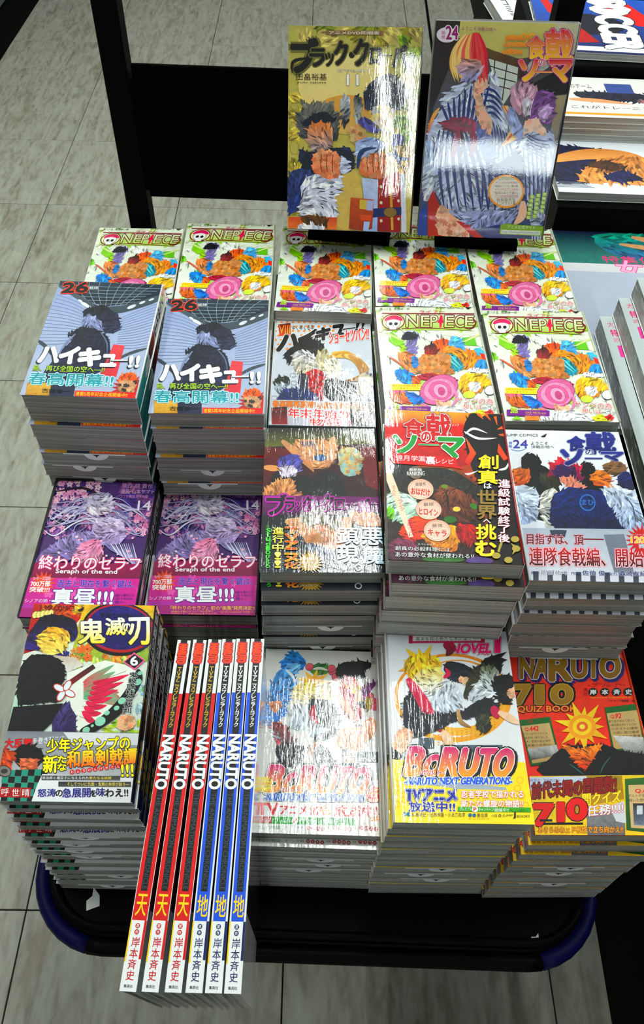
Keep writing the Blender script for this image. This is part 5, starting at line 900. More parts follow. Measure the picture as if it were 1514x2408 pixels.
# ------------------------------------------------------------------ the room
def tile_mat():
    m, nt, N, L, b = nmat('marbled_floor_tile')
    tc = N.new('ShaderNodeTexCoord'); oi = N.new('ShaderNodeObjectInfo')
    of = N.new('ShaderNodeVectorMath'); of.operation = 'SCALE'; L.new(oi.outputs['Location'], of.inputs[0]); of.inputs[3].default_value = 9.7
    ad = N.new('ShaderNodeVectorMath'); L.new(tc.outputs['Object'], ad.inputs[0]); L.new(of.outputs[0], ad.inputs[1])
    def noise(sc, rot, det, dist):
        mp = N.new('ShaderNodeMapping'); mp.inputs['Scale'].default_value = sc; mp.inputs['Rotation'].default_value = (0, 0, rot); L.new(ad.outputs[0], mp.inputs[0])
        n = N.new('ShaderNodeTexNoise'); n.inputs['Scale'].default_value = 1; n.inputs['Detail'].default_value = det; n.inputs['Distortion'].default_value = dist; L.new(mp.outputs[0], n.inputs['Vector']); return n
    n1 = noise((38, 7, 1), .15, 5, .9); n2 = noise((90, 30, 1), .1, 3, .4); n3 = noise((16, 4, 1), .2, 3, 1.4)
    cr = N.new('ShaderNodeValToRGB'); e = cr.color_ramp.elements
    e[0].position = .3; e[0].color = (*lin((112, 106, 90)), 1); e[1].position = .72; e[1].color = (*lin((166, 168, 155)), 1)
    k = e.new(.5); k.color = (*lin((149, 149, 136)), 1)
    mx = N.new('ShaderNodeMix'); mx.data_type = 'FLOAT'; mx.inputs[0].default_value = .35; L.new(n1.outputs[0], mx.inputs[2]); L.new(n2.outputs[0], mx.inputs[3]); L.new(mx.outputs[0], cr.inputs[0])
    r2 = N.new('ShaderNodeMapRange'); r2.inputs[1].default_value = .58; r2.inputs[2].default_value = .72; L.new(n3.outputs[0], r2.inputs[0])
    m2 = N.new('ShaderNodeMix'); m2.data_type = 'RGBA'; L.new(r2.outputs[0], m2.inputs[0]); L.new(cr.outputs[0], m2.inputs[6]); m2.inputs[7].default_value = (*lin((120, 102, 76)), 1)
    s = N.new('ShaderNodeMapRange'); s.inputs[3].default_value = 0; s.inputs[4].default_value = .45; L.new(r2.outputs[0], s.inputs[0]); L.new(s.outputs[0], m2.inputs[0])
    L.new(m2.outputs[2], b.inputs['Base Color']); b.inputs['Roughness'].default_value = .42; b.inputs['Specular IOR Level'].default_value = .3
    return m
M_TILE = tile_mat(); M_JOINT = simple('tile_joint', (26, 25, 22), .9, .1)
M_WALL = simple('painted_wall', (214, 212, 204), .8, .2, var=.03, bscale=6); M_CEIL = simple('ceiling_board', (224, 226, 222), .85, .2, bump=.2, bscale=120)
M_TRIM = simple('dark_baseboard', (40, 38, 36), .6, .3); M_GREY = simple('grey_shelf_steel', (96, 100, 98), .5, .3); M_KICK = simple('black_plinth', (4, 4, 5), .7, .05)
M_TUBE = bpy.data.materials.new('fluorescent_tube'); M_TUBE.use_nodes = True
_b = M_TUBE.node_tree.nodes['Principled BSDF']; _b.inputs['Emission Color'].default_value = (.93, 1, .97, 1); _b.inputs['Emission Strength'].default_value = 6

M_GLOW = bpy.data.materials.new('added_glow'); M_GLOW.use_nodes = True  # emission of the strip added behind the camera, not a known window
_b = M_GLOW.node_tree.nodes['Principled BSDF']; _b.inputs['Emission Color'].default_value = (.85, .95, 1, 1); _b.inputs['Emission Strength'].default_value = 26
floor = MB().box(-3.2, 3.4, -4.4, 6.6, -.06, -.004).build('floor', M_JOINT); tag(floor, kind='structure')
tm = MB().box(-.2238, .2238, -.2238, .2238, -.005, 0, .0008).mesh('floor_tile'); tm.materials.append(M_TILE)
gy = .0237049; cg, sg = math.cos(gy), math.sin(gy)
for i in range(-5, 6):
    for j in range(-6, 13):
        X = -.930981+(i+.5)*.45; Y = .339101+(j+.5)*.45; x, y = cg*X-sg*Y, sg*X+cg*Y
        if -3 < x < 3.2 and -2 < y < 6.4:
            o = bpy.data.objects.new('floor_tile', tm); link(o, floor); o.location = (x, y, 0); o.rotation_euler = (0, 0, gy+(math.pi if (i*7+j*3) % 2 else 0))
for nm, q in (('wall_left', (-3.25, -3.15, -4.4, 6.6)), ('wall_right', (3.35, 3.45, -4.4, 6.6)), ('wall_back', (-3.25, 3.45, 6.5, 6.6)), ('wall_front', (-3.25, 3.45, -4.5, -4.4))):
    tag(MB().box(*q, 0, CEIL).build(nm, M_WALL), kind='structure')
for nm, q in (('baseboard_left', (-3.15, -3.135, -4.4, 6.5)), ('baseboard_right', (3.335, 3.35, -4.4, 6.5)), ('baseboard_back', (-3.13, 3.33, 6.485, 6.5))):
    tag(MB().box(*q, 0, .09).build(nm, M_TRIM), kind='structure')
tag(MB().box(-3.25, 3.45, -4.5, 6.6, CEIL, CEIL+.08).build('ceiling', M_CEIL), kind='structure')
LAMPS = []
def ceiling_light(x, y, L, label, dim=1.0):
    t = empty('ceiling_light', (x, y, CEIL-.07)); tag(t, label, 'lamp')
    MB().box(-.12, .12, -L/2-.03, L/2+.03, .02, .07, .006).build('housing', M_SLIP, t)
    for s in (-1, 1):
        MB().tube([(s*.055, -L/2, 0), (s*.055, L/2, 0)], .0125, 8).build('tube', M_TUBE, t)
        [MB().box(s*.055-.012, s*.055+.012, y0, y0+.02, -.014, .02).build('socket', M_SLIP, t) for y0 in (-L/2-.02, L/2)]
        tube_light(t, s*.055, 0, -.016, L, dim)
for x, y, side, row in ((-.16, -1.78, 'centre', 'behind the photographer'), (.10, 1.0, 'centre', 'over the book wagon'), (.16, 2.45, 'centre', 'beyond the book wagon'), (.24, 3.9, 'centre', 'nearest the back wall'), (-1.5, .9, 'left', 'beside the wagon'), (-1.5, 2.6, 'left', 'towards the back wall'), (1.8, .9, 'right', 'beside the magazine stand'), (1.8, 2.6, 'right', 'towards the back wall')):
    ceiling_light(x, y, 1.2, 'white twin-tube ceiling light in the %s row, %s' % (side, row), .6 if y < 0 else 1.0)
tag(MB().box(.35, 1.75, -4.315, -4.30, 1.10, 1.30).build('reflection_strip_1', M_GLOW), kind='structure')  # unseen glowing strip, added for the white reflection on the striped display copy
wf = MB().box(.30, 1.80, -4.33, -4.27, 1.05, 1.10).box(.30, 1.80, -4.33, -4.27, 1.30, 1.35).box(.30, .35, -4.33, -4.27, 1.10, 1.30).box(1.75, 1.80, -4.33, -4.27, 1.10, 1.30).build('trim_1', M_GREY); tag(wf, kind='structure')  # frame added around the glowing strip
# dark shelf unit along the left edge of the aisle
t = empty('store_shelf', (-1.47, 4.4, 0)); tag(t, 'grey store shelf with a black plinth on the floor at the upper left', 'shelf')
MB().box(-.6, 0, -1.6, 1.6, 0, .13).build('plinth', M_KICK, t); MB().box(-.6, -.02, -1.6, 1.6, .13, .17, .004).build('bottom_shelf', M_GREY, t)
MB().box(-.62, -.6, -1.6, 1.6, 0, 1.35).build('back_panel', M_KICK, t)
for y in (-1.6, 1.57): MB().box(-.6, -.05, y, y+.03, .17, 1.35).build('end_panel', M_GREY, t)
for z in (.5, .85, 1.2): MB().box(-.6, -.12, -1.57, 1.57, z, z+.025, .003).build('shelf', M_GREY, t)

# ------------------------------------------------------------------ the book wagon
ZT = Z0-.87
wg = empty('display_wagon', (0, .57, 0)); tag(wg, 'black steel display wagon with a dark blue rim, two posts and a black sign panel', 'display stand')
def wb(mb, name, mat):
    o = mb.build(name, mat, wg); o.location = (0, -.57, 0); return o
wb(MB().prism(rrect(-.262, .279, .164, 1.03, .066), ZT-.03, ZT, .002, True), 'tray_top', M_BLACK)
rim = MB(); n0 = rrect(-.27, .287, .157, 1.038, .073); n1 = rrect(-.263, .28, .164, 1.031, .066)
NR = len(n0); pt = lambda k: (n0[k % NR][0], n0[k % NR][1], ZT-.012)
wb(MB().tube([pt(k) for k in (1, 2, 3, 4, 5, 6, 7, 8, 9, 10, 11, 12, 13, 14, 15, 16, 17)], .0085, 8), 'bumper_rim', M_RUBBER)
wb(MB().tube([pt(k) for k in range(18, NR-1)], .0085, 8), 'bumper_rim', M_RUBBER)
wb(MB().tube([pt(k) for k in (NR-2, NR-1, 0, 1)], .0085, 8), 'front_rim', M_BLACK)
er = rrect(-.2565, .276, .171, 1.024, .06); er = [(-.2565, .95)]+er[27:]+er[:7]
wb(MB().tube([(x, y, ZT+.003) for x, y in er], .0045, 8), 'raised_edge', M_BLACK)
wb(MB().prism(rrect(-.258, .275, .17, 1.02, .06), ZT-.075, ZT-.03, 0, True), 'skirt', M_BLACK)
for x0 in (-.271, .232): wb(MB().box(x0, x0+.0285, .97, .998, 0.05, Z0-.04, .002), 'post', M_BLACK)
wb(MB().box(-.238, .2265, .971, .976, Z0-.5685, Z0-.4055, .001), 'sign_panel', M_PANEL)
for x0 in (-.2428, .2262): wb(MB().box(x0, x0+.006, .972, .99, Z0-.560, Z0-.4225), 'bracket', M_PANEL)
wb(MB().box(-.245, .235, .973, .993, Z0-.075, Z0-.045, .002), 'cross_bar', M_BLACK)
wb(MB().box(-.255, .262, .399, .586, ZT, Z0-.7605), 'step', M_BLACK); wb(MB().box(-.0655, .262, .598, .965, ZT, Z0-.6855), 'step', M_BLACK); wb(MB().box(-.29, -.067, .598, .965, ZT, Z0-.6755), 'step', M_BLACK)
wb(MB().box(-.124, -.054, .176, .345, ZT, ZT+.064), 'step', M_BLACK)
for x in (-.21, .20):
    wb(MB().box(x, x+.03, .36, .39, .06, ZT-.07), 'leg', M_BLACK)
    for y in (.375, .985):
        o = MB().tube([(x+.003, y, .03), (x+.027, y, .03)], .03, 14); wb(o, 'caster', M_KICK)
wb(MB().box(-.22, .24, .365, .385, .12, .15).box(-.215, -.185, .38, .98, .12, .15).box(.205, .235, .38, .98, .12, .15), 'lower_frame', M_BLACK)
for (x, y, r, nm) in ((-.2135, .196, .3, 'torn white paper scrap on the black tray near its left corner'), (.222, .176, -.5, 'small torn paper scrap on the black tray near its right corner')):
    s = 1 if x < 0 else .55
    o = MB().prism([(-.006*s, -.009*s), (.007*s, -.008*s), (.008*s, .002*s), (.003*s, .011*s), (.001*s, .003*s), (-.005*s, 0)], 0, .0006).build('paper_scrap', M_SLIP); o.location = (x, y, ZT+.0004); o.rotation_euler = (0, 0, r); tag(o, nm, 'scrap')

# ------------------------------------------------------------------ books
def side_print(P, t, side, w):
    """turns a flat printed strip (thickness x length) into the side face at x = +-w/2"""
    me = P.meshes('spine')[0]
    for v in me.vertices:
        a, y, z = v.co; v.co = ((w/2+z-.0001, y, t/2-a) if side > 0 else (-w/2-z+.0001, y, t/2+a))
    return me
def S_(t, h, bg, ops):
    P = Print(t, h, [(0, 0), (100, 0), (100, 1000), (0, 1000)], 2); P.bg(*bg)
    for f, a, k in ops: getattr(P, f)(*a, **k)
    return P
def op(f, *a, **k): return (f, a, k)
KINDS = {}
def kind(key, name, w, h, t, cover, side, spbg, spops, pages, edge=(150, 150, 146), wr=False, bandname='paper_band', sw=None):
    P = cover(); ms = P.meshes('front_cover', edge, bandname=bandname); zc = t-P.z-.0001; parts = [('front_cover', ms[0], (0, 0, zc))]
    for m in ms[1:]: parts.append((bandname, m, (0, 0, zc)))
    pm = M_PRINT_D if key in ('fists', 'robes') else M_PRINT_WR if wr else M_PRINT
    sp = side_print(S_(t, h, spbg, spops), t, side, w)
    # soft corner between the front cover and the spine
    b = MB().tube([(side*(w/2-.0006), -h/2+.0004, t-.0007), (side*(w/2-.0006), h/2-.0004, t-.0007)], .0010, 8)
    cm = b.mesh('spine_corner'); at = cm.color_attributes.new('ink', 'FLOAT_COLOR', 'POINT'); at.data.foreach_set('color', [*lin(spbg[0]), 0]*len(cm.vertices))
    bc = MB().box(-w/2, w/2, -h/2, h/2, 0, .0006).mesh('back_cover'); at = bc.color_attributes.new('ink', 'FLOAT_COLOR', 'POINT'); at.data.foreach_set('color', [*lin((150, 150, 146)), 0]*8)
    pg = MB().box(-w/2+(.0012 if side > 0 else .0008), w/2-(.0008 if side > 0 else .0012), -h/2+.0012, h/2-.0012, .0006, zc-.0005).mesh('page_block')
    for p in parts: p[1].materials.append(pm)
    for m in (sp, cm, bc): m.materials.append(M_SPINE)
    pg.materials.append(pages)
    for q, (nm, m, off) in enumerate(parts): m['depth'] = P.z
    parts += [('spine', sp, (0, 0, 0)), ('spine_corner', cm, (0, 0, 0)), ('back_cover', bc, (0, 0, 0)), ('page_block', pg, (0, 0, 0))]
    KINDS[key] = (name, w, h, t, parts)
def slip_mesh():
    n = 12; vs = []; fs = []; cs = []; Wc = (*lin((232, 236, 234)), 0); Kc = (*lin(K0), 0)
    pts = [(.0125*math.cos(math.pi*k/n), -.0085*math.sin(math.pi*k/n)) for k in range(n+1)]
    for y in (0, -.0004): vs += [(x, y, z) for x, z in pts]; cs += [Wc]*(n+1)
    fs += [tuple(range(n+1)), tuple(range(2*n+1, n, -1))]+[(k, k+1, n+2+k, n+1+k)[::-1] for k in range(n)]+[(n, 0, n+1, 2*n+1)[::-1]]
    b = len(vs); vs += [(-.0042, -.0005, .0001), (.0042, -.0005, .0001), (.0012, -.0005, -.0022), (0, -.0005, -.0046), (-.0012, -.0005, -.0022)]; cs += [Kc]*5; fs.append((b, b+4, b+3, b+2, b+1))
    b = len(vs); vs += [(x, y, z) for z in (-.0006, .0002) for y in (-.0003, .001) for x in (-.034, .03)]; cs += [Wc]*8
    fs += [tuple(b+k for k in q) for q in ((0, 2, 3, 1), (4, 5, 7, 6), (0, 1, 5, 4), (2, 6, 7, 3), (0, 4, 6, 2), (1, 3, 7, 5))]
    me = bpy.data.meshes.new('sales_slip'); me.from_pydata(vs, [], fs); at = me.color_attributes.new('ink', 'FLOAT_COLOR', 'POINT'); at.data.foreach_set('color', [q for c in cs for q in c]); me.materials.append(M_MAG); return me
SLIP = slip_mesh()
def place(key, loc, yaw, tilt, label, group=None, slip=None, scale=1.0, tilt_is_x=True, roll=0, press=1.0):
    name, w, h, t, parts = KINDS[key]
    e = empty(name, loc, (R(tilt), 0, R(yaw)) if not roll else (R(tilt), R(roll), R(yaw))); tag(e, label, 'book', group)
    if scale != 1: e.scale = (scale,)*3
    sp = None
    for nm, me, off in parts:
        o = bpy.data.objects.new(nm, me); link(o, sp if nm == 'spine_corner' else e); o.location = off
        if press < 1 and 'depth' in me:      # covers lower in a pile are pressed flat
            o.scale.z = press; o.location.z = t-me['depth']*press-.00002
        if press < 1 and nm == 'page_block': o.scale.z = (t-.0004)/(max(v.co.z for v in me.vertices))
        if nm == 'spine': sp = o
    if slip is not None:
        o = bpy.data.objects.new('sales_slip', SLIP); link(o, e); o.location = (slip, -h/2-.0002, t-.0012)
    return e
ORD = ['topmost', 'second', 'third', 'fourth', 'fifth', 'sixth', 'seventh', 'eighth', 'ninth', 'tenth', 'eleventh', 'twelfth', 'thirteenth', 'fourteenth']
rs = random.Random(11)
def stack(key, x, y, z, yaw, tilt, base, n, desc, top, group, dys=(), slips=(), scale=1.0, jit=.0011, dxs=()):
    name, w, h, t0, parts = KINDS[key]; h *= scale
    y0 = y-h/2*math.cos(R(tilt)); zf = z-h/2*math.sin(R(tilt)); step = (zf-base)/n; sz = step/(t0*scale)
    for i in range(n):
        ti = tilt*(1-i/max(1, n-1)) if n > 1 else tilt; zt = zf-step*i-step*.99
        dy = dys[i] if i < len(dys) else (dys[-1] if dys else 0)+rs.uniform(-.00025, .00025); dx = 0 if i == 0 else rs.uniform(-jit, jit); ya = yaw if i == 0 else yaw+rs.uniform(-.5, .5)
        if dxs: dx += dxs[min(i, len(dxs)-1)]
        c = Vector((0, h/2*math.cos(R(ti)), h/2*math.sin(R(ti)))); px = x+dx; py = y0+dy+c.y; pz = zt+c.z
        lab = top if i == 0 else ('%s book down in %s' % (ORD[i], desc) if i < n-1 else 'lowest book of %s' % desc)
        e = place(key, (px, py, Z0+pz), ya, ti, lab, group, (rs.uniform(-.012, .012) if i in slips else None), press=1.0 if i == 0 else .25)
        e.scale = (scale, scale, sz*scale)
WH = (228, 230, 228)
kind('sea', 'comic_book', .113, .175, .0175, cover_sea, 1, ((206, 214, 190),), [op('rect', 0, 0, 100, 200, (120, 190, 40)), op('rtxt', 'ONE PIECE', 25, 210, 80, 560, (150, 30, 40), b=.04), op('rect', 0, 640, 100, 760, (220, 110, 130)), op('rtxt', '85', 30, 600, 75, 640, K0), op('rect', 0, 800, 100, 1000, (140, 200, 50))], M_PAGES_W)
kind('arena', 'comic_book', .113, .175, .0195, cover_arena, 1, ((226, 228, 226),), [op('rtxt', 'ハイキュー!!', 10, 60, 90, 400, K0, b=.06), op('blob', [(10, 420), (90, 440), (95, 560), (50, 620), (5, 540)], (206, 60, 30), (20, 20, 26), .8), op('rect', 0, 640, 100, 1000, (20, 140, 140)), op('blob', [(40, 600), (90, 640), (70, 760), (30, 700)], (210, 214, 210), None, .5)], M_PAGES)
kind('duo', 'novel', .113, .175, .0155, cover_duo, -1, (WH,), [op('rtxt', 'ハイキュー!!', 20, 60, 80, 400, K0, b=.04), op('rect', 0, 760, 100, 1000, (180, 100, 60))], M_PAGES_W, wr=True)
kind('blossom', 'comic_book', .113, .175, .0172, cover_blossom, 1, ((12, 10, 14),), [op('rtxt', '終わりのセラフ', 20, 60, 80, 480, W0), op('rect', 0, 700, 100, 1000, (120, 30, 100))], M_PAGES, edge=(14, 12, 16))
kind('demon', 'comic_book', .113, .175, .0175, cover_demon, 1, ((12, 10, 12),), [op('rtxt', 'ブラック・クローバー', 20, 60, 80, 600, (190, 150, 90))], M_PAGES, wr=True)
kind('recipe', 'recipe_book', .113, .175, .02, cover_recipe, 1, ((150, 20, 24), (40, 8, 10)), [op('rtxt', '食戟のソーマ', 20, 60, 80, 480, W0)], M_PAGES_W, edge=(120, 20, 24))
kind('kitchen', 'comic_book', .113, .175, .0185, cover_kitchen, -1, (WH,), [op('rtxt', '食戟のソーマ', 20, 60, 80, 480, (40, 50, 130))], M_PAGES)
kind('fan', 'comic_book', .113, .175, .0158, cover_fan, 1, ((14, 12, 16),), [op('rtxt', '鬼滅の刃', 10, 30, 90, 300, W0, b=.03), op('ring', 50, 340, 40, 22, 6, (200, 60, 70)), op('vtxt', '吾峠呼世晴', 25, 380, 75, 560, W0), op('rect', 0, 640, 100, 1000, (34, 50, 130)), op('blob', [(20, 500), (80, 520), (90, 640), (50, 700), (10, 620)], (226, 160, 90), (60, 30, 30), .9), op('vtxt', '鬼殺隊へ', 20, 700, 80, 930, (230, 210, 60), b=.05), op('rect', 0, 0, 100, 24, (206, 170, 60))], M_PAGES)
kind('team', 'comic_book', .113, .175, .0165, cover_team, 1, (WH,), [op('rtxt', 'BORUTO', 15, 60, 85, 400, (206, 30, 110), b=.05), op('rect', 0, 780, 100, 1000, (226, 60, 80))], M_PAGES_W, wr=True)
kind('leap', 'novel', .113, .175, .0165, cover_leap, -1, (WH,), [op('rtxt', 'BORUTO', 15, 60, 85, 360, (206, 30, 110), b=.05), op('rect', 0, 610, 100, 675, K0), op('rect', 0, 675, 100, 1000, (250, 216, 20))], M_PAGES_W, wr=True)
kind('quiz', 'quiz_book', .113, .175, .0165, cover_quiz, 1, ((226, 60, 20),), [op('rtxt', 'QUIZ BOOK', 15, 60, 85, 400, K0, b=.05)], M_PAGES_W, edge=(236, 90, 40))

sea = 'comics with a crowded lime-green cover'
for key, x, y, z, ya, n, base, sc, where in (
        ('op1', -.2513, .8806, -.6117, 2.1, 4, -.675, .985, 'back row, far left'),
        ('op2', -.1277, .8532, -.5837, 1.72, 5, -.675, 1, 'back row, second from left'),
        ('op3', -.0072, .8520, -.5825, -.07, 6, -.685, 1, 'back row, middle column'),
        ('op4', .1080, .8516, -.5702, .77, 6, -.685, 1, 'back row, fourth column'),
        ('op5', .2246, .8426, -.5688, 2.19, 6, -.685, 1, 'back row, far right'),
        ('op7', .1120, .6654, -.5616, 3.0, 7, -.685, 1, 'row behind the recipe book'),
        ('op8', .2290, .6584, -.5552, 2.11, 7, -.685, 1, 'row behind the navy-titled comic')):
    s = .985 if sc != 1 else 1
    stack('sea', x*s, y*s, z*s, ya, 0 if key != 'op8' else -.5, base, n, 'the lime-green pile, '+where, 'lime-green comic topmost of its pile, '+where, 'lime-green crowded cover comics', scale=s)
g26 = 'grey-blue volume 26 comics'
stack('arena', -.2393, .6566, -.5410, .03, 1.9, -.675, 7, 'the left pile of '+g26, 'grey-blue volume 26 comic on top of the leftmost pile', g26, dys=(0, .001, -.003, -.003, -.006, -.006, -.005), slips=(4, 5, 6))
stack('arena', -.1195, .6537, -.5552, 2.0, 1.6, -.675, 6, 'the right pile of '+g26, 'grey-blue volume 26 comic with a light streak, right pile', g26, dys=(0, -.002, -.001, -.005, -.004, -.006), slips=(4, 5))
stack('duo', -.0053, .680, -.5973, 1.39, 0, -.685, 5, 'the orange-dotted novel pile', 'white novel with orange dots and a crinkled film on top', 'white orange-dotted novels', scale=.985)
pb = 'purple blossom comics'
stack('blossom', -.2300, .480, -.6629, .98, .6, -.7605, 5, 'the left pile of '+pb, 'purple blossom comic partly under the volume 6 comic, left pile', pb, dys=(0, -.001, -.002), scale=.985)
stack('blossom', -.1180, .5018, -.6830, 1.61, 1.2, -.7605, 4, 'the right pile of '+pb, 'purple blossom comic fully in view, right pile above the tall red and blue spines', pb, dys=(0, -.003, -.003), scale=.985)
stack('demon', -.0009, .4984, -.5933, 2.38, 1.8, -.7605, 9, 'the dark volume 11 comic pile', 'dark comic with a purple title and white lettering on top of its pile', 'dark volume 11 comics', dys=(0, -.008, -.012, -.0125, -.012, -.014, -.013, -.013), slips=(4, 6, 8))
stack('recipe', .1125, .4765, -.5416, -.16, .74, -.7605, 10, 'the orange and black recipe book pile', 'orange and black recipe book with a cooked dish, topmost of its pile', 'orange and black recipe books', dys=(0, -.0085, -.0085, -.0085), slips=(5, 6), dxs=(0, .003, .001, -.001, -.002))
stack('kitchen', .2315, .4760, -.5614, 1.13, 1.0, -.7605, 10, 'the white volume 24 comic pile', 'white comic with a navy title and red band, topmost of its pile', 'white volume 24 comics', dys=(0, -.005, -.008, -.0078), slips=(5, 6, 9), dxs=(0, .001, 0, -.002))
stack('fan', -.2012, .3067, -.6426, 1.3, 8.4, -.87, 13, 'the volume 6 comic pile at the front left', 'comic numbered 6 with a blue oval title, topmost at the front left', 'volume 6 comics with a blue oval title', dys=(0, 0, -.003, -.004, -.008, -.009, -.010, -.010, -.012, -.014, -.014, -.015), slips=(4, 5, 6, 7, 10, 12), scale=.985, dxs=(0, .001, .003, .004, .005, .006, .007, .008, .009))
stack('team', .0068, .3088, -.7144, .47, 3.1, -.87, 9, 'the white volume 3 comic pile with magenta titles', 'white comic with a magenta title and green strip, topmost beside the blue spines', 'white magenta-title comics', dys=(0, -.0065, -.0065, -.0065), slips=(3, 4, 5))
stack('leap', .1200, .3004, -.6507, 1.25, .7, -.87, 12, 'the yellow-banded novel pile', 'white novel with an orange ring and a yellow band, topmost of its pile', 'yellow-banded novels', dys=(0, .0003, .0003), slips=(7, 8, 9), dxs=(0, -.0025, -.0045, -.005, -.006, -.006))
stack('quiz', .2405, .3065, -.6843, 1.77, 1.5, -.87, 10, 'the orange quiz book pile', 'orange quiz book with gold 710, topmost at the front right', 'orange quiz books', dys=(0, -.003, -.006, -.0058), slips=(4, 5, 7), dxs=(0, -.003, -.005, -.007, -.009, -.011, -.012))

# two display copies leaning on the sign panel
kind('fists', 'boxed_comic', .1486, .2147, .016, cover_fists, 1, ((14, 14, 14),), [op('rtxt', 'ブラック・クローバー', 20, 60, 80, 480, (190, 176, 110))], M_PAGES, edge=(40, 40, 36))
kind('robes', 'boxed_comic', .1491, .2229, .016, cover_robes, 1, ((20, 20, 24),), [op('rtxt', '食戟のソーマ', 20, 60, 80, 480, (206, 190, 150))], M_PAGES, edge=(214, 214, 206))
def display(key, w, h, x, y, z, yaw, tilt, roll, lab):
    name, w_, h_, t, parts = KINDS[key]
    ya, ti, ro = R(yaw), R(tilt), R(roll); c, s = math.cos(ya), math.sin(ya)
    ex = Vector((c, s, 0)); ey = Vector((-s*math.cos(ti), c*math.cos(ti), math.sin(ti)))
    X = math.cos(ro)*ex+math.sin(ro)*ey; Y = -math.sin(ro)*ex+math.cos(ro)*ey; Zn = X.cross(Y)
    o = Vector((x, y, Z0+z))+Y*h/2-Zn*t
    e = place(key, (0, 0, 0), 0, 0, lab, 'display copies leaning on the sign panel')
    m = Matrix((X, Y, Zn)).transposed().to_4x4(); m.translation = o; e.matrix_world = m
display('fists', .1486, .2147, .0193, .8693, -.545, -4.73, 62.67, 2.74, 'large tan comic with a black gothic title, upright on the left')
display('robes', .1491, .2229, .1759, .8661, -.545, -2.0, 75.9, 1.25, 'large comic with blue and white striped cloth, upright on the right')
for x, y, a, nm in ((.0193, .872, -4.73, 'black easel under the tan display comic'), (.1759, .869, -2, 'black easel under the striped display comic')):
    e = empty('easel', (x, y, Z0-.567), (0, 0, R(a))); tag(e, nm, 'easel')
    MB().box(-.05, .05, .008, .05, 0, .0025).build('base', M_PANEL, e); MB().box(-.05, .05, .010, .024, .0025, .010, .001).build('lip', M_PANEL, e)
    MB().box(-.03, .03, .045, .05, .0025, .06).build('prop', M_PANEL, e)

# ------------------------------------------------------------------ tall picture books lying on their fore edges, spines up
def tall(color):
    P = Print(.0112, .257, [(-15, 1508), (15, 1508), (19.5, 2341), (-19.5, 2341)], 5)
    C = (206, 14, 24) if color == 'red' else (24, 90, 206)
    P.bg(WH); P.rect(-17, 1632, 17, 2169, C); 
    if color != 'red': P.rect(-20, 1632, -15, 2169, (226, 228, 228)); P.rect(14, 1632, 20, 2169, (226, 228, 228))
    P.rect(-7.5, 1500, 7.5, 2098, K0)
    P.rtxt('NARUTO', -9, 1518, 9, 1562, (240, 90, 30), b=.07, o=((.18, (200, 20, 90)), (.12, (90, 20, 30))))
    P.vtxt('TVアニメプレミアムブック', -4.5, 1570, 4.5, 1712, (206, 176, 90) if color == 'red' else W0, b=.03, gap=.04)
    P.rtxt('NARUTO', -12.5, 1730, 12.5, 1856, (236, 238, 238), b=.06); P.rtxt('THE ANIMATION CHRONICLE', -5.5, 1866, 6, 2094, (64, 84, 92), b=.0)
    P.txt('天' if color == 'red' else '地', -12, 2106, 12, 2158, (250, 214, 40), b=.02)
    P.new(.0003); P.rect(-20, 2169, 20, 2345, (232, 234, 234)); Y = (240, 210, 30); P.rect(-20, 2169, -15.5, 2270, Y); P.rect(13, 2169, 20, 2262, (200, 20, 24) if color == 'red' else (20, 30, 90))
    IC = (190, 20, 50) if color == 'red' else (40, 46, 96)
    P.ell(-1, 2182, 5.5, 6.5, IC); P.ell(-1, 2197, 5.5, 6.5, IC); P.txt('原', -4, 2178, 2, 2186, W0); P.txt('作', -4, 2193, 2, 2201, W0)
    P.vtxt('岸本斉史', -9.5, 2208, 9.5, 2315, IC, b=.015, gap=.05); P.txt('集英社', -11, 2324, 10, 2332, (60, 60, 60), b=.02)
    return P
M_BAND = print_mat('white_band_in_film', big=.3, fine=.3, wr=.4, crough=.1)
TALL = {}
for color in ('red', 'blue'):
    ms = tall(color).meshes('spine', K0); C = (170, 14, 22) if color == 'red' else (24, 70, 190)
    for m in ms: m.materials.append(M_SPINE)
    hh = .182; parts = [('spine', ms[0]), ('paper_band', ms[1])]
    for s in (-1, 1):
        b = Print(hh, .257, [(0, 0), (100, 0), (100, 1000), (0, 1000)], 3); b.bg((206, 208, 206)); b.rect(0, 160, 100, 1000, C); b.rect(8, 0, 100, 1000, (16, 16, 18)); b.rect(0, 800, 100, 1000, (220, 222, 222))
        me = b.meshes('front_cover' if s > 0 else 'back_cover', K0, .0012)[0]
        for v in me.vertices:
            a, y, z = v.co
            if s > 0: v.co = (.0056+z-.0012, y, -.0006-(a+hh/2))
            else: v.co = (-.0056-z+.0012, y, -.0006-(a+hh/2))
        me.materials.append(M_SPINE)
        if s < 0: me.flip_normals()
        if s > 0: me.flip_normals()
        parts.append(('front_cover' if s > 0 else 'back_cover', me))
    pg = MB(); n = 6  # the page block sags slightly sideways towards the fore edge
    ring = [(.0048, -.0008), (-.0048, -.0008)]
    pg.box(-.0043, .0043, -.1272, .1275, -.1815, -.0008); pm = pg.mesh('page_block'); pm.materials.append(M_PAGES_W); parts.append(('page_block', pm))
    TALL[color] = parts
tails = [-.1176, -.1025, -.0870, -.0730, -.0599, -.0472]; heads = [-.1125, -.0990, -.0861, -.0742, -.0622, -.0500]
tz = [-.6240, -.6225, -.6210, -.6195, -.6180, -.6170]; nth = ['leftmost', 'middle', 'rightmost']
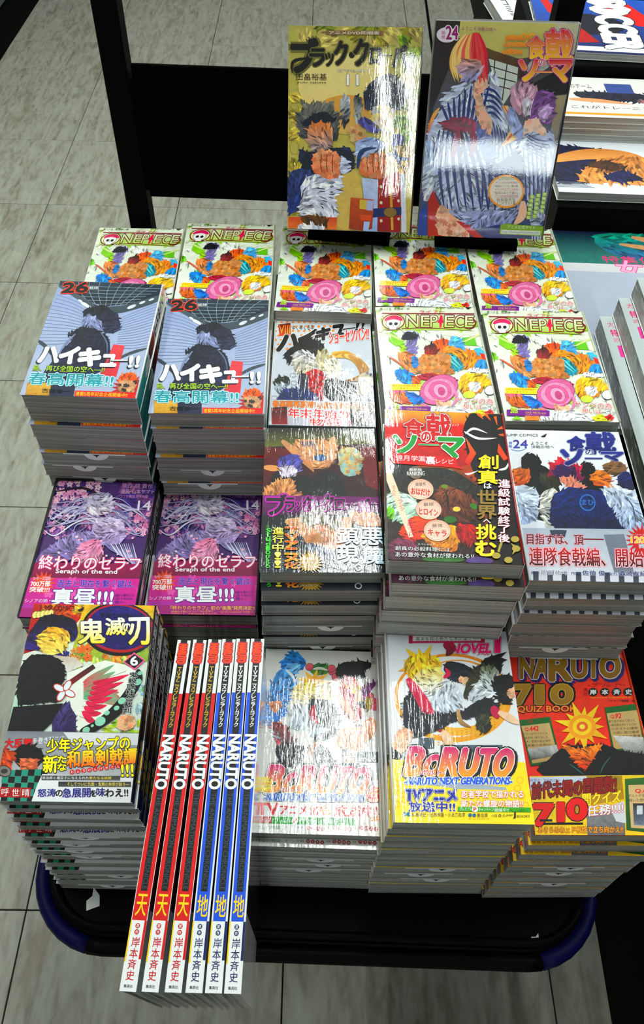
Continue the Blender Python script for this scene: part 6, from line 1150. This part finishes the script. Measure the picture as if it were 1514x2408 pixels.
for i in range(6):
    color = 'red' if i < 3 else 'blue'; k = i % 3
    a = Vector((tails[i], .0850, Z0+tz[i])); b = Vector((heads[i], .0850+.256, Z0+tz[i]+.019)); d = (b-a).normalized()
    X = d.cross(Vector((0, 0, 1))).normalized(); Zn = X.cross(d)
    lab = '%s of the three tall %s picture books lying spine up with a white band' % (nth[k], color)
    e = empty('picture_book'); tag(e, lab, 'book', 'tall %s picture books' % color)
    m = Matrix((X, d, Zn)).transposed().to_4x4(); m.translation = a+d*.1285; e.matrix_world = m
    for nm, me in TALL[color]: link(bpy.data.objects.new(nm, me), e)

# ------------------------------------------------------------------ neighbouring magazine stand
st = empty('magazine_stand', (.9, 1.6, 0)); tag(st, 'black stepped magazine stand along the right side with a low black body', 'display stand')
def sb(mb, name, mat):
    o = mb.build(name, mat, st); o.location = (-.9, -1.6, 0); return o
sb(MB().box(.505, 1.5, -.4, 3.4, 0, Z0-.68), 'body', M_KICK)
sb(MB().box(.300, 1.5, .60, 1.0, Z0-.68, Z0-.622, .002), 'tray', M_BLACK); sb(MB().box(.300, 1.5, 1.003, 1.285, Z0-.68, Z0-.578, .002), 'tray', M_BLACK)
sb(MB().box(.300, 1.5, 1.29, 1.56, Z0-.68, Z0-.515, .002), 'tray', M_BLACK); sb(MB().box(.285, 1.5, 1.565, 3.2, Z0-.68, Z0-.612, .002), 'tray', M_BLACK)
sb(MB().box(.5, 1.5, -.4, .6, Z0-.68, Z0-.64, .002), 'tray', M_BLACK); sb(MB().box(1.48, 1.5, -.4, 3.2, Z0-.64, Z0-.2), 'back_panel', M_KICK)
o = MB().box(.418, .43, 3.7, 4.9, .0002, .003).build('floor_strip', M_KICK); tag(o, 'thin black strip lying on the floor behind the display copies', 'strip')
def mag(key, w, h, t, x, y, z, yaw, label, draw, bgc, group='magazines on the black stand', part='page_block', pages=M_PAGES_W, far=0):
    P = Print(w, h, [(0, far), (w*1000, far), (w*1000, far+h*1000), (0, far+h*1000)], 7); P.bg(*bgc); draw(P)
    ms = P.meshes('cover', W0, .0004)
    e = empty('magazine', (x, y, Z0+z-t), (0, 0, R(yaw))); tag(e, label, 'magazine', group)
    for i, m in enumerate(ms): m.materials.append(M_MAG); o = mesh_obj('cover' if i == 0 else 'cover_print', m, None, e); o.location = (0, 0, t)
    MB().box(-w/2+.0008, w/2-.0008, -h/2+.0008, h/2-.0008, .0003, t-.0004).build('page_block', pages, e)
    c = MB().box(-w/2, w/2, -h/2, h/2, 0, .0003).build('back_cover', M_SLIP, e)
    return e
def d_plain(P): P.rect(0, 0, 300, 400, (176, 182, 196), (150, 156, 172), .08); P.rect(110, 140, 210, 200, (60, 70, 120))
mag('F', .21, .285, .009, .405, .7625, -.611, 0, 'blank pale grey-blue magazine lying beside the lime-green comics', d_plain, ((180, 184, 196), (160, 166, 182), .05))
def d_half(P):
    P.rect(0, 0, 300, 75, (20, 24, 60), (30, 120, 110), .5); P.blob([(60, 10), (150, 4), (220, 20), (180, 50), (90, 60)], (40, 150, 120), (30, 90, 140), .7); P.lock([(110, 10), (170, 28), (230, 30)], 16, (206, 160, 120)); P.lock([(90, 28), (160, 40), (230, 34)], 12, (196, 150, 110))
    P.txt('特集付録つき', 60, 56, 200, 72, (226, 50, 120)); P.rect(0, 75, 300, 190, (206, 206, 208), (186, 188, 196)); P.txt('女性自身', 75, 66, 225, 102, (240, 170, 200), b=.03, o=((.08, (220, 60, 130)),)); P.txt('週刊', 150, 104, 200, 114, (220, 40, 90))
    for x, s in ((14, '秋の新作'), (24, 'この冬の服'), (44, '完全保存版'), (56, '春まで着る'), (72, '特別付録')): P.vtxt(s, x, 96+(x % 3)*4, x+(9 if x in (44, 72) else 5), 150, (30, 30, 34), b=.04)
    P.poly([(128, 98), (200, 108), (206, 150), (150, 150), (118, 122)], (30, 120, 80), (40, 90, 110), .4); P.poly([(122, 92), (132, 98), (124, 124), (116, 118)], (40, 50, 120)); P.ell(190, 136, 10, 12, (220, 30, 70)); P.poly([(0, 138), (26, 150), (0, 150)], (120, 20, 24))
mag('DE', .257, .150, .008, .424, .925, -.6205+.008, 0, 'pale magazine with black vertical lines and a pink upside-down style title', d_half, ((206, 206, 208),))
def d_photo(P):
    P.rect(0, 0, 280, 200, (222, 226, 230)); P.rect(0, 150, 280, 200, (214, 218, 226)); P.blob([(-10, 92), (30, 84), (80, 96), (70, 130), (60, 176), (-10, 184)], (24, 30, 70), (20, 26, 60), .3)
    P.lock([(0, 128), (60, 106), (120, 112), (150, 150)], 30, (206, 140, 84), (226, 170, 110), .3); P.blob([(70, 120), (130, 112), (170, 140), (180, 170), (150, 186), (70, 184), (30, 178)], (196, 130, 76), (222, 160, 104), .4); P.blob([(50, 138), (80, 124), (104, 140), (80, 150)], (70, 44, 30)); P.blob([(66, 168), (96, 150), (120, 168), (90, 180)], (34, 36, 80), None, .3)
    P.ell(192, 160, 22, 18, (214, 150, 100), None, .2); P.blob([(180, 144), (210, 136), (230, 160), (220, 186), (206, 170)], (50, 26, 20), None, .6)
    for k in range(5): P.rect(0, 184+3*k, 34+4*k, 185.4+3*k, (120, 124, 130))
mag('C', .257, .210, .012, .4275, 1.120, -.565, 0, 'white magazine with a tan arm photograph, front one on the second step', d_photo, ((222, 226, 230),))
def d_text(P):
    P.rect(0, 0, 280, 200, (212, 210, 206)); P.blob([(30, 92), (60, 84), (140, 88), (150, 110), (60, 112)], (24, 28, 50), None, .4); P.lock([(20, 110), (60, 112), (110, 120)], 12, (226, 160, 120)); P.blob([(120, 108), (190, 96), (196, 116), (150, 124)], (206, 130, 90), (60, 80, 130), .5)
    P.txt('これがトレーニング新発表!', 20, 128, 196, 138, K0, b=.05); P.txt('2017年最新版', 140, 142, 196, 148, K0); P.rect(0, 150, 280, 156, (236, 160, 80)); P.txt('あのチーム', 20, 60, 60, 74, (40, 40, 44)); P.rect(80, 56, 120, 86, (60, 80, 140), None, .5)
    P.ring(172, 76, 26, 30, 8, (214, 30, 50)); P.ring(176, 78, 14, 16, 6, (214, 30, 50))
for i in range(4):
    e = mag('B%d' % i, .257, .126, .0085, .4405+.002*(i % 2), 1.218-.0005*i, -.5645+.0087*(i+1)+(.0002*i), rs.uniform(-.6, .6), ('white magazine with red rings, topmost of the flat pile on the second step' if i == 3 else '%s magazine down in the flat pile with red rings on top' % ORD[3-i]), d_text if i == 3 else (lambda P: (P.rect(0, 0, 280, 200, (206, 190, 170)), P.rect(20, 155, 240, 163, K0, None, .9))), ((206, 200, 190),), pages=M_PAGES_W, far=37)
def d_sport(P):
    P.rect(0, 0, 300, 300, (40, 90, 180), (20, 30, 80), .5); P.blob([(30, 90), (90, 70), (140, 100), (120, 140), (60, 150)], (16, 18, 40), None, .5); P.poly([(0, 120), (60, 110), (90, 180), (0, 190)], (170, 24, 36), None, .6); P.rect(0, 196, 300, 212, (220, 226, 236)); P.txt('H', 26, 16, 70, 70, (190, 30, 40), b=.06, it=-8)
    P.poly([(92, 0), (150, 0), (176, 60), (200, 110), (160, 110), (110, 60)], (206, 20, 36)); P.rtxt('SOCCER', 98, 6, 152, 200, W0, b=.08, o=((.12, (30, 30, 40)),)); P.txt('S', 96, 4, 156, 56, W0, b=.09)
mag('A', .21, .22, .010, .415, 1.4125, -.504, -2, 'blue and red sports magazine with a white letter S', d_sport, ((40, 90, 180),))
def d_comic(cols):
    def f(P): P.spat(0, 0, 200, 260, 40, 14, 40, cols)
    return f
mag('H1', .13, .18, .02, .358, 1.715, -.59, 8, 'white booklet with slanting grey and red lines, behind the striped display copy', lambda P: ([P.vtxt('コミック', 20+26*k, 40, 30+26*k, 170, (60, 64, 70) if k < 2 else (206, 50, 60), b=.04) for k in range(4)]), ((220, 222, 222),))
for k, (x, c, l) in enumerate(((.345, [(120, 190, 40), (240, 220, 60), (226, 110, 30), (240, 244, 230)], 'bright green and yellow comic lying at the far end of the stand'), (.49, [(220, 50, 30), (240, 120, 40), (120, 180, 60), (190, 40, 40)], 'red and orange comic at the far end of the stand'), (.64, [(230, 100, 50), (180, 180, 176), (200, 60, 40)], 'orange and grey comic at the far end of the stand'), (.79, [(140, 200, 60), (60, 90, 160), (240, 220, 80)], 'lime and blue comic at the far end of the stand'))):
    mag('K%d' % k, .125, .18, .02, x, 1.91, -.59, 3, l, d_comic(c), (c[0],))
    mag('J%d' % k, .125, .18, .02, x+.01, 2.11, -.59, -2, l.replace('lying ', '').replace('at the far end', 'one row further back'), d_comic(c[::-1]), (c[1],))
mag('S2', .21, .22, .010, .636, 1.4125, -.504, 0, 'dark blue magazine right of the sports magazine', d_comic([(40, 60, 120), (120, 170, 60), (220, 226, 230)]), ((30, 50, 110),))
def d_silver(P):
    P.txt('大人気', 6, 10, 30, 20, (226, 70, 130), b=.04); P.txt('特集号', 7, 24, 32, 36, (220, 50, 120), b=.04); P.txt('読者が選ぶ', 8, 39, 38, 46, (220, 60, 120)); P.rect(10, 52, 200, 72, (222, 90, 160)); P.rect(14, 74, 205, 280, (18, 18, 22)); P.rect(20, 92, 28, 110, (206, 206, 180)); P.rect(60, 130, 150, 210, (90, 30, 60), None, .5)
for i, (x, y, z) in enumerate(((.314, .778, -.585), (.328, .779, -.559), (.341, .781, -.533), (.356, .784, -.504))):
    pos = ('lowest', 'second from the bottom', 'third from the bottom', 'topmost')[i]
    mag('G%d' % i, .21, .285, .024, x+.106, y-.1425, z, 0, '%s of the four thick silver magazines with pink titles' % pos, d_silver, ((196, 204, 204),), group='thick silver magazines with pink titles', pages=M_PAGES)
pts = [(.395+.016*math.cos(a), .66+.055*math.sin(a), Z0-.5025+.0008*math.sin(3*a)) for a in [6.2832*k/28 for k in range(28)]]
o = MB().tube(pts, .0013, 6, True).build('rubber_band', simple('yellow_rubber', (226, 180, 30), .5)); tag(o, 'yellow rubber band lying on the topmost thick silver magazine', 'rubber band')
